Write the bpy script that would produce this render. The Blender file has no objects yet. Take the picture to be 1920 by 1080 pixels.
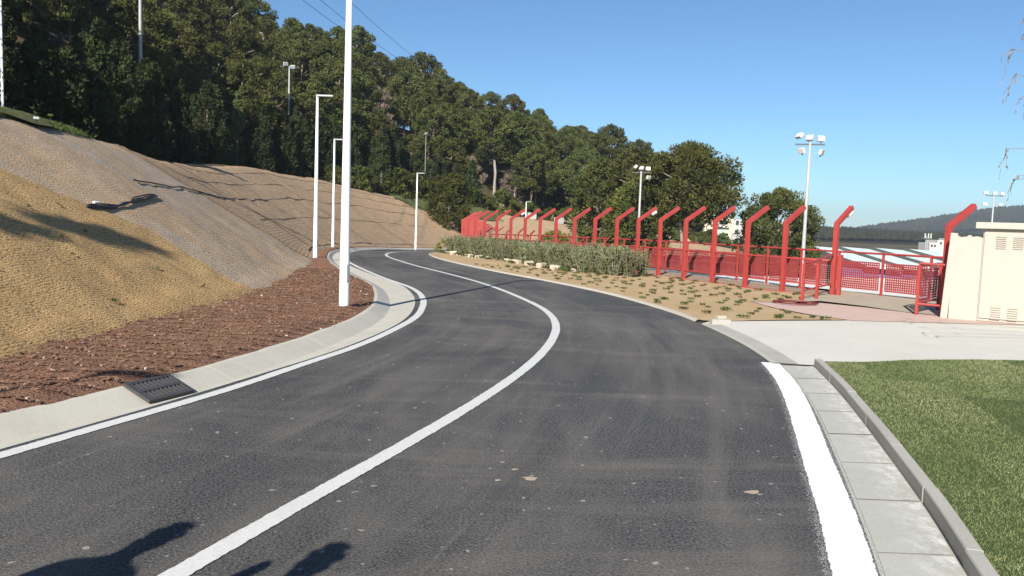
import bpy, bmesh, math, random
import numpy as np
from mathutils import Vector, Matrix
from mathutils.geometry import delaunay_2d_cdt

random.seed(7)
rng = np.random.default_rng(11)
S = bpy.context.scene
COL = S.collection
R = math.radians

# ------------------------------------------------------------------ camera, sky, sun, exposure
cam_d = bpy.data.cameras.new('camera')
cam = bpy.data.objects.new('camera', cam_d); COL.objects.link(cam)
cam_d.sensor_width = 36; cam_d.lens = 28.03
cam_d.clip_start = 0.05; cam_d.clip_end = 6000
EYE = 1.65
cam.matrix_world = Matrix.Translation((0, 0, EYE)) @ Matrix.Rotation(R(90 - 4.7), 4, 'X') @ Matrix.Rotation(R(1.95), 4, 'Z')
S.camera = cam

SUN_EL, SUN_AZ = R(31), R(198.2)
W = bpy.data.worlds.new('World'); S.world = W; W.use_nodes = True
_nt = W.node_tree; _bg = _nt.nodes['Background']
_sky = _nt.nodes.new('ShaderNodeTexSky'); _sky.sky_type = 'NISHITA'; _sky.sun_disc = False
_sky.sun_elevation = SUN_EL; _sky.sun_rotation = SUN_AZ
_sky.altitude = 1500; _sky.air_density = 1.0; _sky.dust_density = 0.8; _sky.ozone_density = 2.5
_wb = _nt.nodes.new('ShaderNodeMix'); _wb.data_type = 'RGBA'; _wb.blend_type = 'MULTIPLY'; _wb.inputs[0].default_value = 1; _wb.inputs[7].default_value = (.78, 1.03, 1.16, 1)   # the camera's white balance for the sky
_nt.links.new(_sky.outputs[0], _wb.inputs[6]); _nt.links.new(_wb.outputs[2], _bg.inputs[0]); _bg.inputs[1].default_value = 0.062
sun_d = bpy.data.lights.new('sun', 'SUN'); sun_d.energy = 5.0; sun_d.angle = R(0.53); sun_d.color = (1.0, 0.94, 0.84)
sun = bpy.data.objects.new('sun', sun_d); COL.objects.link(sun)
LIGHT = Vector((-math.sin(SUN_AZ) * math.cos(SUN_EL), -math.cos(SUN_AZ) * math.cos(SUN_EL), -math.sin(SUN_EL)))
sun.rotation_euler = LIGHT.to_track_quat('-Z', 'Y').to_euler()
sun.location = (-20, -60, 60)
S.view_settings.view_transform = 'Standard'; S.view_settings.look = 'None'
S.view_settings.gamma = 1; S.view_settings.use_curve_mapping = False
S.view_settings.exposure = 0.85
HAZE = 0.00027

# ------------------------------------------------------------------ materials
def mat(name, col=(.5, .5, .5), rough=.8, spec=.3, metal=0):
    m = bpy.data.materials.new(name); m.use_nodes = True
    b = m.node_tree.nodes['Principled BSDF']
    b.inputs['Base Color'].default_value = (*col, 1); b.inputs['Roughness'].default_value = rough
    b.inputs['Specular IOR Level'].default_value = spec; b.inputs['Metallic'].default_value = metal
    return m
class NT:
    def __init__(s, m): s.t = m.node_tree; s.b = s.t.nodes['Principled BSDF']
    def n(s, kind, **kw):
        x = s.t.nodes.new('ShaderNode' + kind)
        for k, v in kw.items():
            if k in x.inputs.keys(): x.inputs[k].default_value = v
            else: setattr(x, k, v)
        return x
    def l(s, a, b): s.t.links.new(a, b)
    def coord(s, which='Object', scale=(1, 1, 1), rot=(0, 0, 0)):
        c = s.n('TexCoord'); mp = s.n('Mapping'); mp.inputs['Scale'].default_value = scale; mp.inputs['Rotation'].default_value = rot
        s.l(c.outputs[which], mp.inputs[0]); return mp.outputs[0]
    def noise(s, vec, scale, detail=4, rough=.6, dist=0):
        x = s.n('TexNoise'); x.inputs['Scale'].default_value = scale; x.inputs['Detail'].default_value = detail
        x.inputs['Roughness'].default_value = rough; x.inputs['Distortion'].default_value = dist
        s.l(vec, x.inputs['Vector']); return x.outputs['Fac']
    def ramp(s, fac, stops):
        x = s.n('ValToRGB'); e = x.color_ramp.elements
        while len(e) < len(stops): e.new(.5)
        for i, (p, c) in enumerate(stops):
            e[i].position = p; e[i].color = (*c, 1) if len(c) == 3 else c
        s.l(fac, x.inputs[0]); return x.outputs[0]
    def rng(s, fac, a, b, c=0., d=1.):
        x = s.n('MapRange'); x.inputs[1].default_value = a; x.inputs[2].default_value = b
        x.inputs[3].default_value = c; x.inputs[4].default_value = d
        s.l(fac, x.inputs[0]); return x.outputs[0]
    def mix(s, fac, a, b, mode='MIX'):
        x = s.n('Mix'); x.data_type = 'RGBA'; x.blend_type = mode
        if isinstance(fac, (int, float)): x.inputs[0].default_value = fac
        else: s.l(fac, x.inputs[0])
        for i, v in ((6, a), (7, b)):
            if isinstance(v, tuple): x.inputs[i].default_value = (*v, 1)
            else: s.l(v, x.inputs[i])
        return x.outputs[2]
    def math(s, op, a, b=None):
        x = s.n('Math'); x.operation = op
        for i, v in enumerate((a, b)):
            if v is None: continue
            if isinstance(v, (int, float)): x.inputs[i].default_value = v
            else: s.l(v, x.inputs[i])
        return x.outputs[0]
    def bump(s, h, strength=.5, dist=.02, prev=None):
        x = s.n('Bump'); x.inputs['Strength'].default_value = strength; x.inputs['Distance'].default_value = dist
        s.l(h, x.inputs['Height'])
        if prev is not None: s.l(prev, x.inputs['Normal'])
        s.l(x.outputs[0], s.b.inputs['Normal']); return x.outputs[0]
    def color(s, c): s.l(c, s.b.inputs['Base Color'])

def noisy(name, c1, c2, scale, rough=.85, spec=.2, bump=.3, bdist=.01, fine=None):
    m = mat(name, c1, rough, spec); t = NT(m); v = t.coord()
    n1 = t.noise(v, scale, 5, .6); c = t.mix(t.rng(n1, .3, .7), c1, c2)
    n2 = t.noise(v, fine or scale * 12, 3, .7)
    c = t.mix(t.rng(n2, .3, .75, 0, .35), c, tuple(x * .55 for x in c1))
    t.color(c); t.bump(n2, bump, bdist); return m

M = {}
# asphalt: fine aggregate, dusty swathes along the lane, pale specks
m = mat('asphalt', (.045, .045, .047), .82, .35); t = NT(m); v = t.coord()
agg = t.n('TexVoronoi'); agg.inputs['Scale'].default_value = 95; t.l(v, agg.inputs['Vector'])
grain = t.noise(v, 60, 3, .75)
base = t.mix(t.rng(grain, .40, .62), (.014, .014, .016), (.118, .116, .114))
base = t.mix(t.rng(agg.outputs['Color'], .82, .97, 0, .55), base, (.21, .205, .195))
dv = t.coord(scale=(.5, .16, 1), rot=(0, 0, R(-12)))
dust = t.rng(t.noise(dv, 1.5, 6, .66, .6), .42, .70, 0, .6)
dust2 = t.rng(t.noise(t.coord(scale=(.12, .7, 1), rot=(0, 0, R(14))), 1.6, 6, .7, 1.0), .50, .72, 0, .6)
base = t.mix(dust, base, (.165, .150, .130)); base = t.mix(dust2, base, (.17, .152, .13))
st1 = t.noise(t.coord('UV', (13, .10, 1)), 1.0, 6, .62); st2 = t.noise(t.coord('UV', (60, .22, 1)), 1.0, 4, .7)
base = t.mix(t.rng(st1, .52, .72, 0, .55), base, (.165, .150, .128)); base = t.mix(t.rng(st1, .28, .46, .45, 0), base, (.035, .035, .037)); base = t.mix(t.rng(st2, .60, .75, 0, .35), base, (.19, .175, .155))
pat = t.rng(t.noise(v, .22, 3, .5), .35, .7, .82, 1.12)
base = t.mix(1.0, base, pat, 'MULTIPLY')
fv = t.coord(scale=(1, 1, 1)); fl = t.noise(fv, 5.5, 2, .4); spk = t.rng(fl, .79, .815); fl2 = t.noise(fv, 14, 2, .4); spk2 = t.rng(fl2, .715, .735)
base = t.mix(t.math('MULTIPLY', spk, .8), base, (.36, .33, .28)); base = t.mix(t.math('MULTIPLY', spk2, .7), base, (.34, .32, .29))
t.color(base); bm_ = t.bump(agg.outputs['Distance'], .5, .006); t.bump(grain, .6, .006, bm_)
M['asphalt'] = m
# road paint
m = mat('road_paint', (.8, .8, .78), .6, .3); t = NT(m); v = t.coord()
g = t.noise(v, 90, 3, .7); w = t.noise(v, 3, 4, .6)
c = t.mix(t.rng(g, .3, .6), (.66, .66, .64), (.82, .82, .80)); c = t.mix(t.rng(w, .5, .8, 0, .25), c, (.5, .49, .46))
t.color(c); t.bump(g, .4, .003); M['paint'] = m
m2 = m.copy(); m2.name = 'worn_paint'; M['paint_old'] = m2
for nd in m2.node_tree.nodes:
    if nd.bl_idname == 'ShaderNodeMix':
        for q in (6, 7):
            v4 = nd.inputs[q].default_value; nd.inputs[q].default_value = (v4[0] * .74, v4[1] * .74, v4[2] * .73, 1)
# concretes
def concrete(name, c, c2, dark, sc=1.0):
    m = mat(name, c, .9, .2); t = NT(m); v = t.coord()
    a = t.noise(v, 1.3 * sc, 6, .65, .3); f = t.noise(v, 60, 3, .7); st = t.noise(v, 4 * sc, 5, .7)
    col = t.mix(t.rng(a, .3, .7), c, c2); col = t.mix(t.rng(st, .58, .78, 0, .55), col, dark)
    col = t.mix(t.rng(f, .35, .75, 0, .3), col, tuple(x * .6 for x in c)); t.color(col); t.bump(f, .35, .004); return m
M['gutter'] = concrete('gutter_concrete', (.44, .415, .355), (.51, .485, .42), (.32, .29, .24))
M['apron'] = concrete('apron_concrete', (.53, .51, .46), (.59, .57, .515), (.42, .40, .355), .6)
M['kerb'] = concrete('kerb_concrete', (.34, .33, .295), (.41, .395, .355), (.25, .235, .205))
m = concrete('slab_concrete', (.38, .375, .34), (.45, .445, .41), (.31, .30, .265)); M['slab'] = m
t = NT(m); b0 = m.node_tree.nodes['Principled BSDF'].inputs['Base Color'].links[0].from_socket
# whitish lime wash drifting over the slabs towards the kerb
uvx = t.n('TexCoord'); sx = t.n('SeparateXYZ'); t.l(uvx.outputs['UV'], sx.inputs[0])
lime = t.noise(t.coord(scale=(1.4, 1, 1)), 7, 8, .82)
lf = t.math('MULTIPLY', t.rng(lime, .47, .60), t.rng(sx.outputs[0], .25, .95))
t.color(t.mix(t.math('MULTIPLY', lf, .75), b0, (.66, .66, .64)))
M['edge'] = concrete('edging_concrete', (.38, .35, .30), (.44, .41, .355), (.28, .25, .21))
M['pink'] = noisy('pink_paving', (.50, .36, .31), (.56, .41, .35), 2.5, bump=.2)
M['tan'] = noisy('grit_paving', (.36, .30, .23), (.42, .36, .28), 2, bump=.4)
M['plaza'] = noisy('pale_paving', (.62, .60, .56), (.7, .68, .64), 1.0)
# soils
m = mat('mulch', (.12, .062, .035), .95, .1); t = NT(m); v = t.coord()
a = t.noise(v, 2.2, 5, .6); f = t.noise(v, 26, 5, .75); vo = t.n('TexVoronoi'); vo.inputs['Scale'].default_value = 38; t.l(v, vo.inputs['Vector'])
c = t.mix(t.rng(f, .32, .7), (.12, .062, .042), (.29, .165, .108)); c = t.mix(t.rng(a, .45, .75, 0, .5), c, (.28, .165, .105))
c = t.mix(t.rng(vo.outputs['Color'], .9, 1, 0, .6), c, (.34, .25, .18)); t.color(c)
p = t.bump(f, .9, .03); t.bump(vo.outputs['Distance'], .7, .02, p); M['mulch'] = m
M['chip'] = mat('bark_chip', (.15, .08, .048), .95, .1)
t = NT(M['chip']); oi = t.noise(t.coord(), 9, 2); t.color(t.ramp(oi, [(.3, (.14, .072, .048)), (.5, (.23, .128, .083)), (.7, (.33, .21, .14))]))
m = mat('sand', (.44, .33, .19), .95, .1); t = NT(m); v = t.coord()
a = t.noise(v, .9, 5, .6); f = t.noise(v, 30, 4, .75)
c = t.mix(t.rng(a, .3, .7), (.40, .285, .155), (.49, .365, .22)); c = t.mix(t.rng(f, .35, .72, 0, .6), c, (.27, .185, .10)); t.color(c); t.bump(f, .6, .02); M['sand'] = m
# erosion mats (UV in metres: u along the slope foot, v up the slope)
def mat_net(name, hi, lo, pit, rows, pitamt, seam=None, seamc=None, stitch=False, grey=None):
    m = mat(name, hi, .95, .1); t = NT(m)
    uv = t.n('TexCoord').outputs['UV']
    mp = t.n('Mapping'); t.l(uv, mp.inputs[0])
    wv = t.n('TexWave'); wv.bands_direction = 'Y'; wv.inputs['Scale'].default_value = rows; wv.inputs['Distortion'].default_value = 5
    wv.inputs['Detail'].default_value = 3; wv.inputs['Detail Scale'].default_value = 2.6; t.l(uv, wv.inputs['Vector'])
    ms = t.n('Mapping'); ms.inputs['Scale'].default_value = (1, 2.6, 1); t.l(uv, ms.inputs[0])
    f = t.noise(ms.outputs[0], 15, 4, .72); big = t.noise(uv, .7, 5, .62); fine = t.noise(ms.outputs[0], 70, 3, .7)
    c = t.mix(t.rng(big, .3, .7), lo, hi)
    c = t.mix(t.rng(fine, .3, .7, 0, .45), c, tuple(x * .62 for x in lo))
    if grey:
        gb = t.noise(t.coord('UV', (.8, .30, 1)), 1.0, 6, .65, .5)
        c = t.mix(t.rng(gb, .46, .64, 0, .85), c, grey)
    c = t.mix(t.rng(wv.outputs['Fac'], .62, .95, 0, .45), c, pit)
    c = t.mix(t.math('MULTIPLY', t.rng(f, .545, .60), pitamt), c, pit)
    if stitch:
        st = t.n('TexWave'); st.bands_direction = 'X'; st.inputs['Scale'].default_value = .75; st.inputs['Distortion'].default_value = 1.0
        st.inputs['Detail'].default_value = 2; st.inputs['Detail Scale'].default_value = 3; t.l(uv, st.inputs['Vector'])
        br = t.rng(t.noise(uv, 3.5, 3, .6), .42, .58)
        c = t.mix(t.math('MULTIPLY', t.math('MULTIPLY', t.rng(st.outputs['Fac'], .80, .95), br), .75), c, pit)
    t.color(c)
    p = t.bump(wv.outputs['Fac'], .35, .02); p = t.bump(f, .9, .03, p); t.bump(fine, .5, .01, p); return m
M['net_ochre'] = mat_net('ochre_coir_mat', (.62, .42, .20), (.53, .345, .16), (.10, .058, .03), 7.5, 1.0)
M['net_tan'] = mat_net('tan_coir_mat', (.62, .445, .285), (.54, .38, .24), (.13, .095, .065), 6, .85, grey=(.47, .405, .33))
M['net_grey'] = mat_net('pale_brown_mat', (.54, .40, .265), (.50, .365, .24), (.17, .125, .09), 5, .4, grey=(.47, .41, .345))
M['net_far'] = mat_net('far_coir_mat', (.56, .40, .26), (.50, .345, .215), (.10, .068, .045), 2.2, .45, stitch=True)
M['pipe'] = mat('black_pipe', (.018, .017, .017), .55, .4)
# plain ground
m = mat('hill_soil', (.1, .08, .05), .95, .1); t = NT(m); v = t.coord()
a = t.noise(v, .08, 6, .6); f = t.noise(v, 1.4, 5, .7)
c = t.mix(t.rng(a, .4, .6), (.085, .062, .038), (.05, .055, .022)); c = t.mix(t.rng(f, .4, .7, 0, .7), c, (.16, .12, .075)); t.color(c); t.bump(f, .8, .3); M['soil'] = m
M['rock'] = noisy('tan_rock', (.42, .30, .18), (.52, .40, .27), .8, bump=.8, bdist=.2, fine=5)
M['grass_far'] = noisy('bank_grass', (.085, .095, .035), (.13, .125, .055), 1.5, bump=.8, bdist=.05)
# lawn soil and blades
M['lawn'] = noisy('lawn_sod', (.060, .085, .025), (.085, .105, .035), 6, bump=.8, bdist=.02)
m = mat('grass_blade', (.1, .17, .04), .7, .2); t = NT(m); v = t.coord()
at_ = t.n('Attribute'); at_.attribute_name = 'tint'
c = t.ramp(at_.outputs['Fac'], [(0, (.050, .078, .024)), (.35, (.115, .148, .058)), (.7, (.19, .215, .095)), (1, (.30, .295, .16))]); t.color(c); M['blade'] = m
# foliage
def foliage(name, c_dark, c_pale, trans=.25, scale=.55, brown=None):
    m = mat(name, c_pale, .75, .15); t = NT(m)
    n1 = t.noise(t.coord(), scale, 3, .6); oi = t.n('ObjectInfo')
    c = t.mix(t.rng(n1, .35, .65), c_dark, c_pale)  # darker and paler leaf tones mixed at random by noise
    hs = t.n('HueSaturation'); t.l(t.rng(oi.outputs['Random'], 0, 1, .475, .52), hs.inputs['Hue'])
    t.l(t.rng(oi.outputs['Random'], 0, 1, .75, 1.25), hs.inputs['Value']); hs.inputs['Saturation'].default_value = 1
    t.l(c, hs.inputs['Color']); c = hs.outputs[0]
    if brown:
        c = t.mix(t.rng(t.noise(t.coord(), scale * 2.3, 2), .60, .72, 0, .7), c, brown)
    t.color(c)
    tr = t.n('BsdfTranslucent'); t.l(c, tr.inputs[0]); mx = t.n('MixShader'); mx.inputs[0].default_value = trans
    t.l(t.b.outputs[0], mx.inputs[1]); t.l(tr.outputs[0], mx.inputs[2]); t.l(mx.outputs[0], t.t.nodes['Material Output'].inputs['Surface']); return m
M['pine'] = foliage('pine_needles', (.042, .056, .015), (.118, .126, .036), .25, brown=(.12, .10, .035))
M['pine_big'] = foliage('bright_pine_needles', (.055, .074, .018), (.135, .145, .038), .28)
M['cypress'] = foliage('cypress_scales', (.020, .029, .011), (.050, .062, .020), .08, .8)
M['slim'] = foliage('slim_cypress_scales', (.06, .095, .028), (.10, .13, .045), .15, .8)
M['dead'] = foliage('dry_twigs', (.15, .115, .085), (.22, .175, .135), .1)
M['bush'] = foliage('broadleaf_bush', (.042, .060, .013), (.088, .098, .022), .2, 1.2)
M['oleander'] = foliage('oleander_leaf', (.085, .115, .050), (.235, .235, .125), .2, 7, brown=(.36, .26, .175))
M['plantlet'] = foliage('ground_cover_leaf', (.050, .078, .022), (.10, .12, .04), .2, 3)
M['pitto'] = foliage('bright_leaf', (.12, .14, .03), (.20, .20, .05), .25, 3)
M['bark'] = noisy('pine_bark', (.17, .13, .10), (.25, .20, .16), 3, bump=.8, bdist=.03)
M['bark_grey'] = noisy('grey_bark', (.26, .225, .19), (.36, .32, .28), 3, bump=.6, bdist=.02)
M['twig'] = mat('tan_twig', (.24, .20, .165), .8)
# built things
m = mat('white_pole_paint', (.80, .80, .78), .35, .5); t = NT(m); f = t.noise(t.coord(scale=(8, 8, .6)), 2, 4); t.color(t.mix(t.rng(f, .5, .8, 0, .2), (.80, .80, .79), (.62, .61, .58))); M['white'] = m
M['lum'] = mat('luminaire_grey', (.38, .39, .40), .4, .5)
M['galv'] = noisy('galvanised_steel', (.34, .35, .36), (.42, .43, .44), 4, rough=.5, spec=.5, bump=.05)
M['lampface'] = mat('floodlight_housing', (.52, .52, .51), .4, .5)
M['glass'] = mat('floodlight_glass', (.25, .27, .3), .1, .6)
m = mat('red_paint', (.45, .045, .04), .45, .4); t = NT(m); v = t.coord()
f = t.noise(v, 2.2, 5, .6); f2 = t.noise(v, 24, 4, .7)
c = t.mix(t.rng(f, .3, .7), (.30, .038, .034), (.355, .052, .045)); c = t.mix(t.rng(f2, .66, .78, 0, .6), c, (.19, .04, .035)); t.color(c); M['red'] = m
m = mat('red_panel_paint', (.40, .045, .05), .5, .35); t = NT(m); f = t.noise(t.coord('Generated'), 3, 4, .6)
t.color(t.mix(t.rng(f, .3, .7), (.25, .036, .040), (.31, .055, .058))); M['redpanel'] = m
M['dredge'] = noisy('deck_board_wood', (.27, .20, .14), (.35, .27, .19), 3, bump=.4)
m = mat('cream_render', (.68, .61, .48), .9, .15); t = NT(m); v = t.coord()
f = t.noise(v, 1.6, 5, .65); f2 = t.noise(v, 40, 3, .6)
c = t.mix(t.rng(f, .35, .75), (.43, .40, .35), (.39, .36, .31)); c = t.mix(t.rng(t.noise(t.coord(scale=(3, 3, .5)), 2, 5, .7), .62, .8, 0, .3), c, (.37, .32, .25)); t.color(c); t.bump(f2, .35, .004); M['cream'] = m
M['cavity_shade'] = mat('painted_cavity_shade', (.008, .008, .008), .9)  # near-black colour standing in for the shade inside the drain
m = mat('cast_iron', (.05, .05, .052), .6, .4); M['iron'] = m
M['hose'] = mat('dark_red_hose', (.13, .025, .025), .5)
M['bld'] = noisy('cream_facade', (.58, .52, .39), (.63, .57, .44), .3, bump=.05)
M['bldw'] = noisy('white_facade', (.50, .48, .45), (.56, .54, .51), .3, bump=.05)
M['win'] = mat('window_glass', (.04, .055, .06), .15, .5)
M['shutter'] = mat('pale_green_blind', (.36, .44, .38), .7)
M['terracotta'] = noisy('terracotta_roof', (.35, .14, .08), (.42, .19, .12), 1)
M['hroof'] = noisy('pale_teal_roof', (.58, .68, .68), (.64, .73, .72), .4, rough=.5, bump=.03)
M['hblue'] = noisy('blue_cladding', (.08, .20, .42), (.10, .25, .50), .5, rough=.5, bump=.05)
M['hdark'] = mat('dark_fascia', (.09, .10, .10), .6)
M['stone'] = noisy('pale_stone', (.42, .36, .28), (.5, .44, .35), 4, bump=.6, bdist=.02)
M['block'] = noisy('white_block', (.46, .45, .42), (.54, .53, .50), 2)
M['farwood'] = foliage('far_wood', (.018, .022, .010), (.034, .038, .018), .05, .02)
M['cloth_dark'] = mat('dark_cloth', (.05, .055, .07), .9); M['skin'] = mat('skin', (.45, .28, .2), .6); M['hair'] = mat('hair', (.03, .02, .015), .7); M['jeans'] = mat('jeans', (.06, .08, .13), .9)
M['wire'] = mat('cable', (.12, .13, .15), .6)

# ------------------------------------------------------------------ object helpers
def link(name, me, material=None, parent=None):
    o = bpy.data.objects.new(name, me); COL.objects.link(o)
    if material is not None: me.materials.append(material)
    if parent is not None: o.parent = parent
    return o
def raw(name, v, f, material=None, parent=None, smooth=False, uv=None):
    me = bpy.data.meshes.new(name); me.from_pydata([tuple(p) for p in v], [], f)
    if smooth: me.polygons.foreach_set('use_smooth', [True] * len(me.polygons))
    if uv is not None:
        l = me.uv_layers.new(name='UVMap'); idx = np.empty(len(me.loops), np.int32); me.loops.foreach_get('vertex_index', idx)
        l.data.foreach_set('uv', np.asarray(uv, np.float32)[idx].ravel())
    me.update(); return link(name, me, material, parent)
def tris(name, V, material, parent=None, quads=False, attr=None):
    """V: (n,3,3) or (n,4,3) array of separate faces"""
    n, k = V.shape[:2]; me = bpy.data.meshes.new(name)
    me.vertices.add(n * k); me.vertices.foreach_set('co', V.astype(np.float32).ravel())
    me.loops.add(n * k); me.loops.foreach_set('vertex_index', np.arange(n * k, dtype=np.int32))
    me.polygons.add(n); me.polygons.foreach_set('loop_start', np.arange(0, n * k, k, dtype=np.int32)); me.polygons.foreach_set('loop_total', np.full(n, k, np.int32))
    if attr is not None:
        a = me.attributes.new('tint', 'FLOAT', 'POINT'); a.data.foreach_set('value', np.repeat(attr, k).astype(np.float32))
    me.update(calc_edges=True); return link(name, me, material, parent)
def tag(o, label=None, cat=None, group=None, kind=None):
    if label: o['label'] = label
    if cat: o['category'] = cat
    if group: o['group'] = group
    if kind: o['kind'] = kind
    return o
def thing(name, label, cat, loc=(0, 0, 0), rz=0, group=None):
    o = bpy.data.objects.new(name, None); COL.objects.link(o); o.location = loc; o.rotation_euler = (0, 0, rz); o.empty_display_size = .2
    return tag(o, label, cat, group)
def dup(root, loc=None, rz=None, label=None, group=None, sc=None):
    def cp(o, par):
        c = o.copy(); COL.objects.link(c)
        if par: c.parent = par
        for ch in kids.get(o.name, []): cp(ch, c)
        return c
    kids = {}
    def walk(o):
        kids[o.name] = list(o.children)
        for c in o.children: walk(c)
    walk(root); r = cp(root, None)
    if loc is not None: r.location = loc
    if rz is not None: r.rotation_euler = (0, 0, rz)
    if label: r['label'] = label
    if group: r['group'] = group
    if sc is not None: r.scale = sc if isinstance(sc, tuple) else (sc,) * 3
    return r
class MB:
    def __init__(s): s.v = []; s.f = []
    def add(s, v, f):
        k = len(s.v); s.v += [tuple(p) for p in v]; s.f += [tuple(i + k for i in q) for q in f]; return s
    def box(s, c, d, rz=0, rx=0, ry=0):
        m = Matrix.Translation(c) @ Matrix.Rotation(rz, 4, 'Z') @ Matrix.Rotation(ry, 4, 'Y') @ Matrix.Rotation(rx, 4, 'X')
        v = [m @ Vector((x * d[0] / 2, y * d[1] / 2, z * d[2] / 2)) for x in (-1, 1) for y in (-1, 1) for z in (-1, 1)]
        return s.add(v, [(0, 1, 3, 2), (4, 6, 7, 5), (0, 4, 5, 1), (2, 3, 7, 6), (0, 2, 6, 4), (1, 5, 7, 3)])
    def tube(s, pts, r, n=8, cap=True):
        pts = [Vector(p) for p in pts]; rr = r if isinstance(r, (list, tuple)) else [r] * len(pts)
        V = []; F = []; up = Vector((0, 0, 1))
        for i, p in enumerate(pts):
            d = (pts[min(i + 1, len(pts) - 1)] - pts[max(i - 1, 0)]).normalized()
            a = d.cross(up)
            if a.length < .05: a = d.cross(Vector((1, 0, 0)))
            a.normalize(); b = d.cross(a)
            V += [p + (a * math.cos(q) + b * math.sin(q)) * rr[i] for q in [2 * math.pi * j / n for j in range(n)]]
        for i in range(len(pts) - 1):
            for j in range(n): F.append((i * n + j, i * n + (j + 1) % n, (i + 1) * n + (j + 1) % n, (i + 1) * n + j))
        if cap: F += [tuple(range(n))[::-1], tuple(range((len(pts) - 1) * n, len(pts) * n))]
        return s.add(V, F)
    def sweep(s, pts, w, h):          # square section along a path in its own vertical plane, mitred
        pts = [Vector(p) for p in pts]; V = []; F = []
        side = (pts[-1] - pts[0]); side = Vector((-side.y, side.x, 0)); side = side.normalized() if side.length > 1e-4 else Vector((0, 1, 0))
        for i, p in enumerate(pts):
            d0 = (p - pts[i - 1]).normalized() if i else None; d1 = (pts[i + 1] - p).normalized() if i < len(pts) - 1 else None
            d0 = d0 or d1; d1 = d1 or d0; t = (d0 + d1).normalized(); nrm = side.cross(t).normalized(); k = 1 / max(.3, t.dot(d0))
            for a, b in ((-1, -1), (1, -1), (1, 1), (-1, 1)): V.append(p + side * a * w / 2 + nrm * b * h / 2 * k)
        for i in range(len(pts) - 1):
            for j in range(4): F.append((i * 4 + j, i * 4 + (j + 1) % 4, i * 4 + 4 + (j + 1) % 4, i * 4 + 4 + j))
        F += [(3, 2, 1, 0), tuple(range(len(pts) * 4 - 4, len(pts) * 4))]
        return s.add(V, F)
    def build(s, name, material, parent=None, smooth=False, bevel=0):
        o = raw(name, s.v, s.f, material, parent, smooth)
        bm = bmesh.new(); bm.from_mesh(o.data); bmesh.ops.recalc_face_normals(bm, faces=bm.faces[:])
        if bevel: bmesh.ops.bevel(bm, geom=bm.edges[:], offset=bevel, segments=2, affect='EDGES', profile=.6)
        bm.to_mesh(o.data); bm.free()
        if smooth: o.data.polygons.foreach_set('use_smooth', [True] * len(o.data.polygons))
        return o

# ------------------------------------------------------------------ maths: noise, curves, terrain
_T = rng.random((64, 64))
def vnoise(x, y, sc=1.):
    x = np.asarray(x, float) * sc; y = np.asarray(y, float) * sc
    xi = np.floor(x).astype(int); yi = np.floor(y).astype(int); fx = x - xi; fy = y - yi
    fx = fx * fx * (3 - 2 * fx); fy = fy * fy * (3 - 2 * fy); g = lambda a, b: _T[a % 64, b % 64]
    return (g(xi, yi) * (1 - fx) + g(xi + 1, yi) * fx) * (1 - fy) + (g(xi, yi + 1) * (1 - fx) + g(xi + 1, yi + 1) * fx) * fy - .5
def fbm(x, y, sc=1., o=3):
    return sum(vnoise(np.asarray(x) + 17.3 * i, np.asarray(y) - 9.1 * i, sc * 2 ** i) / 2 ** i for i in range(o))
def smooth(a, b, x): q = np.clip((np.asarray(x, float) - a) / (b - a), 0, 1); return q * q * (3 - 2 * q)
def catmull(P, step=.3):
    P = np.array(P, float); P = np.vstack([2 * P[0] - P[1], P, 2 * P[-1] - P[-2]]); out = []
    for i in range(1, len(P) - 2):
        a, b, c, d = P[i - 1:i + 3]; n = max(2, int(np.linalg.norm(c - b) / step))
        for k in range(n):
            u = k / n; out.append(.5 * (2 * b + (c - a) * u + (2 * a - 5 * b + 4 * c - d) * u * u + (3 * b - a - 3 * c + d) * u ** 3))
    out.append(P[-2]); return np.array(out)
def relax(P, n=3):
    P = P.copy()
    for _ in range(n): P[1:-1] = .25 * P[:-2] + .5 * P[1:-1] + .25 * P[2:]
    return P
def resample(P, step=None, n=None):
    P = np.asarray(P, float); s = np.r_[0, np.cumsum(np.linalg.norm(np.diff(P, axis=0), axis=1))]
    n = n or max(2, int(round(s[-1] / step)) + 1); q = np.linspace(0, s[-1], n)
    return np.stack([np.interp(q, s, P[:, k]) for k in range(P.shape[1])], 1)
def normals(P):            # unit normals to the LEFT of travel
    d = np.gradient(P, axis=0); d /= np.linalg.norm(d, axis=1)[:, None] + 1e-9; return np.stack([-d[:, 1], d[:, 0]], 1)
def zb(Y):
    Y = np.asarray(Y, float)
    return np.where(Y < 25, 0, np.where(Y < 62, -.00055 * (np.clip(Y, 25, 62) - 25) ** 2, -.753 - .03 * (np.clip(Y, 62, 160) - 62)))

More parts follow.
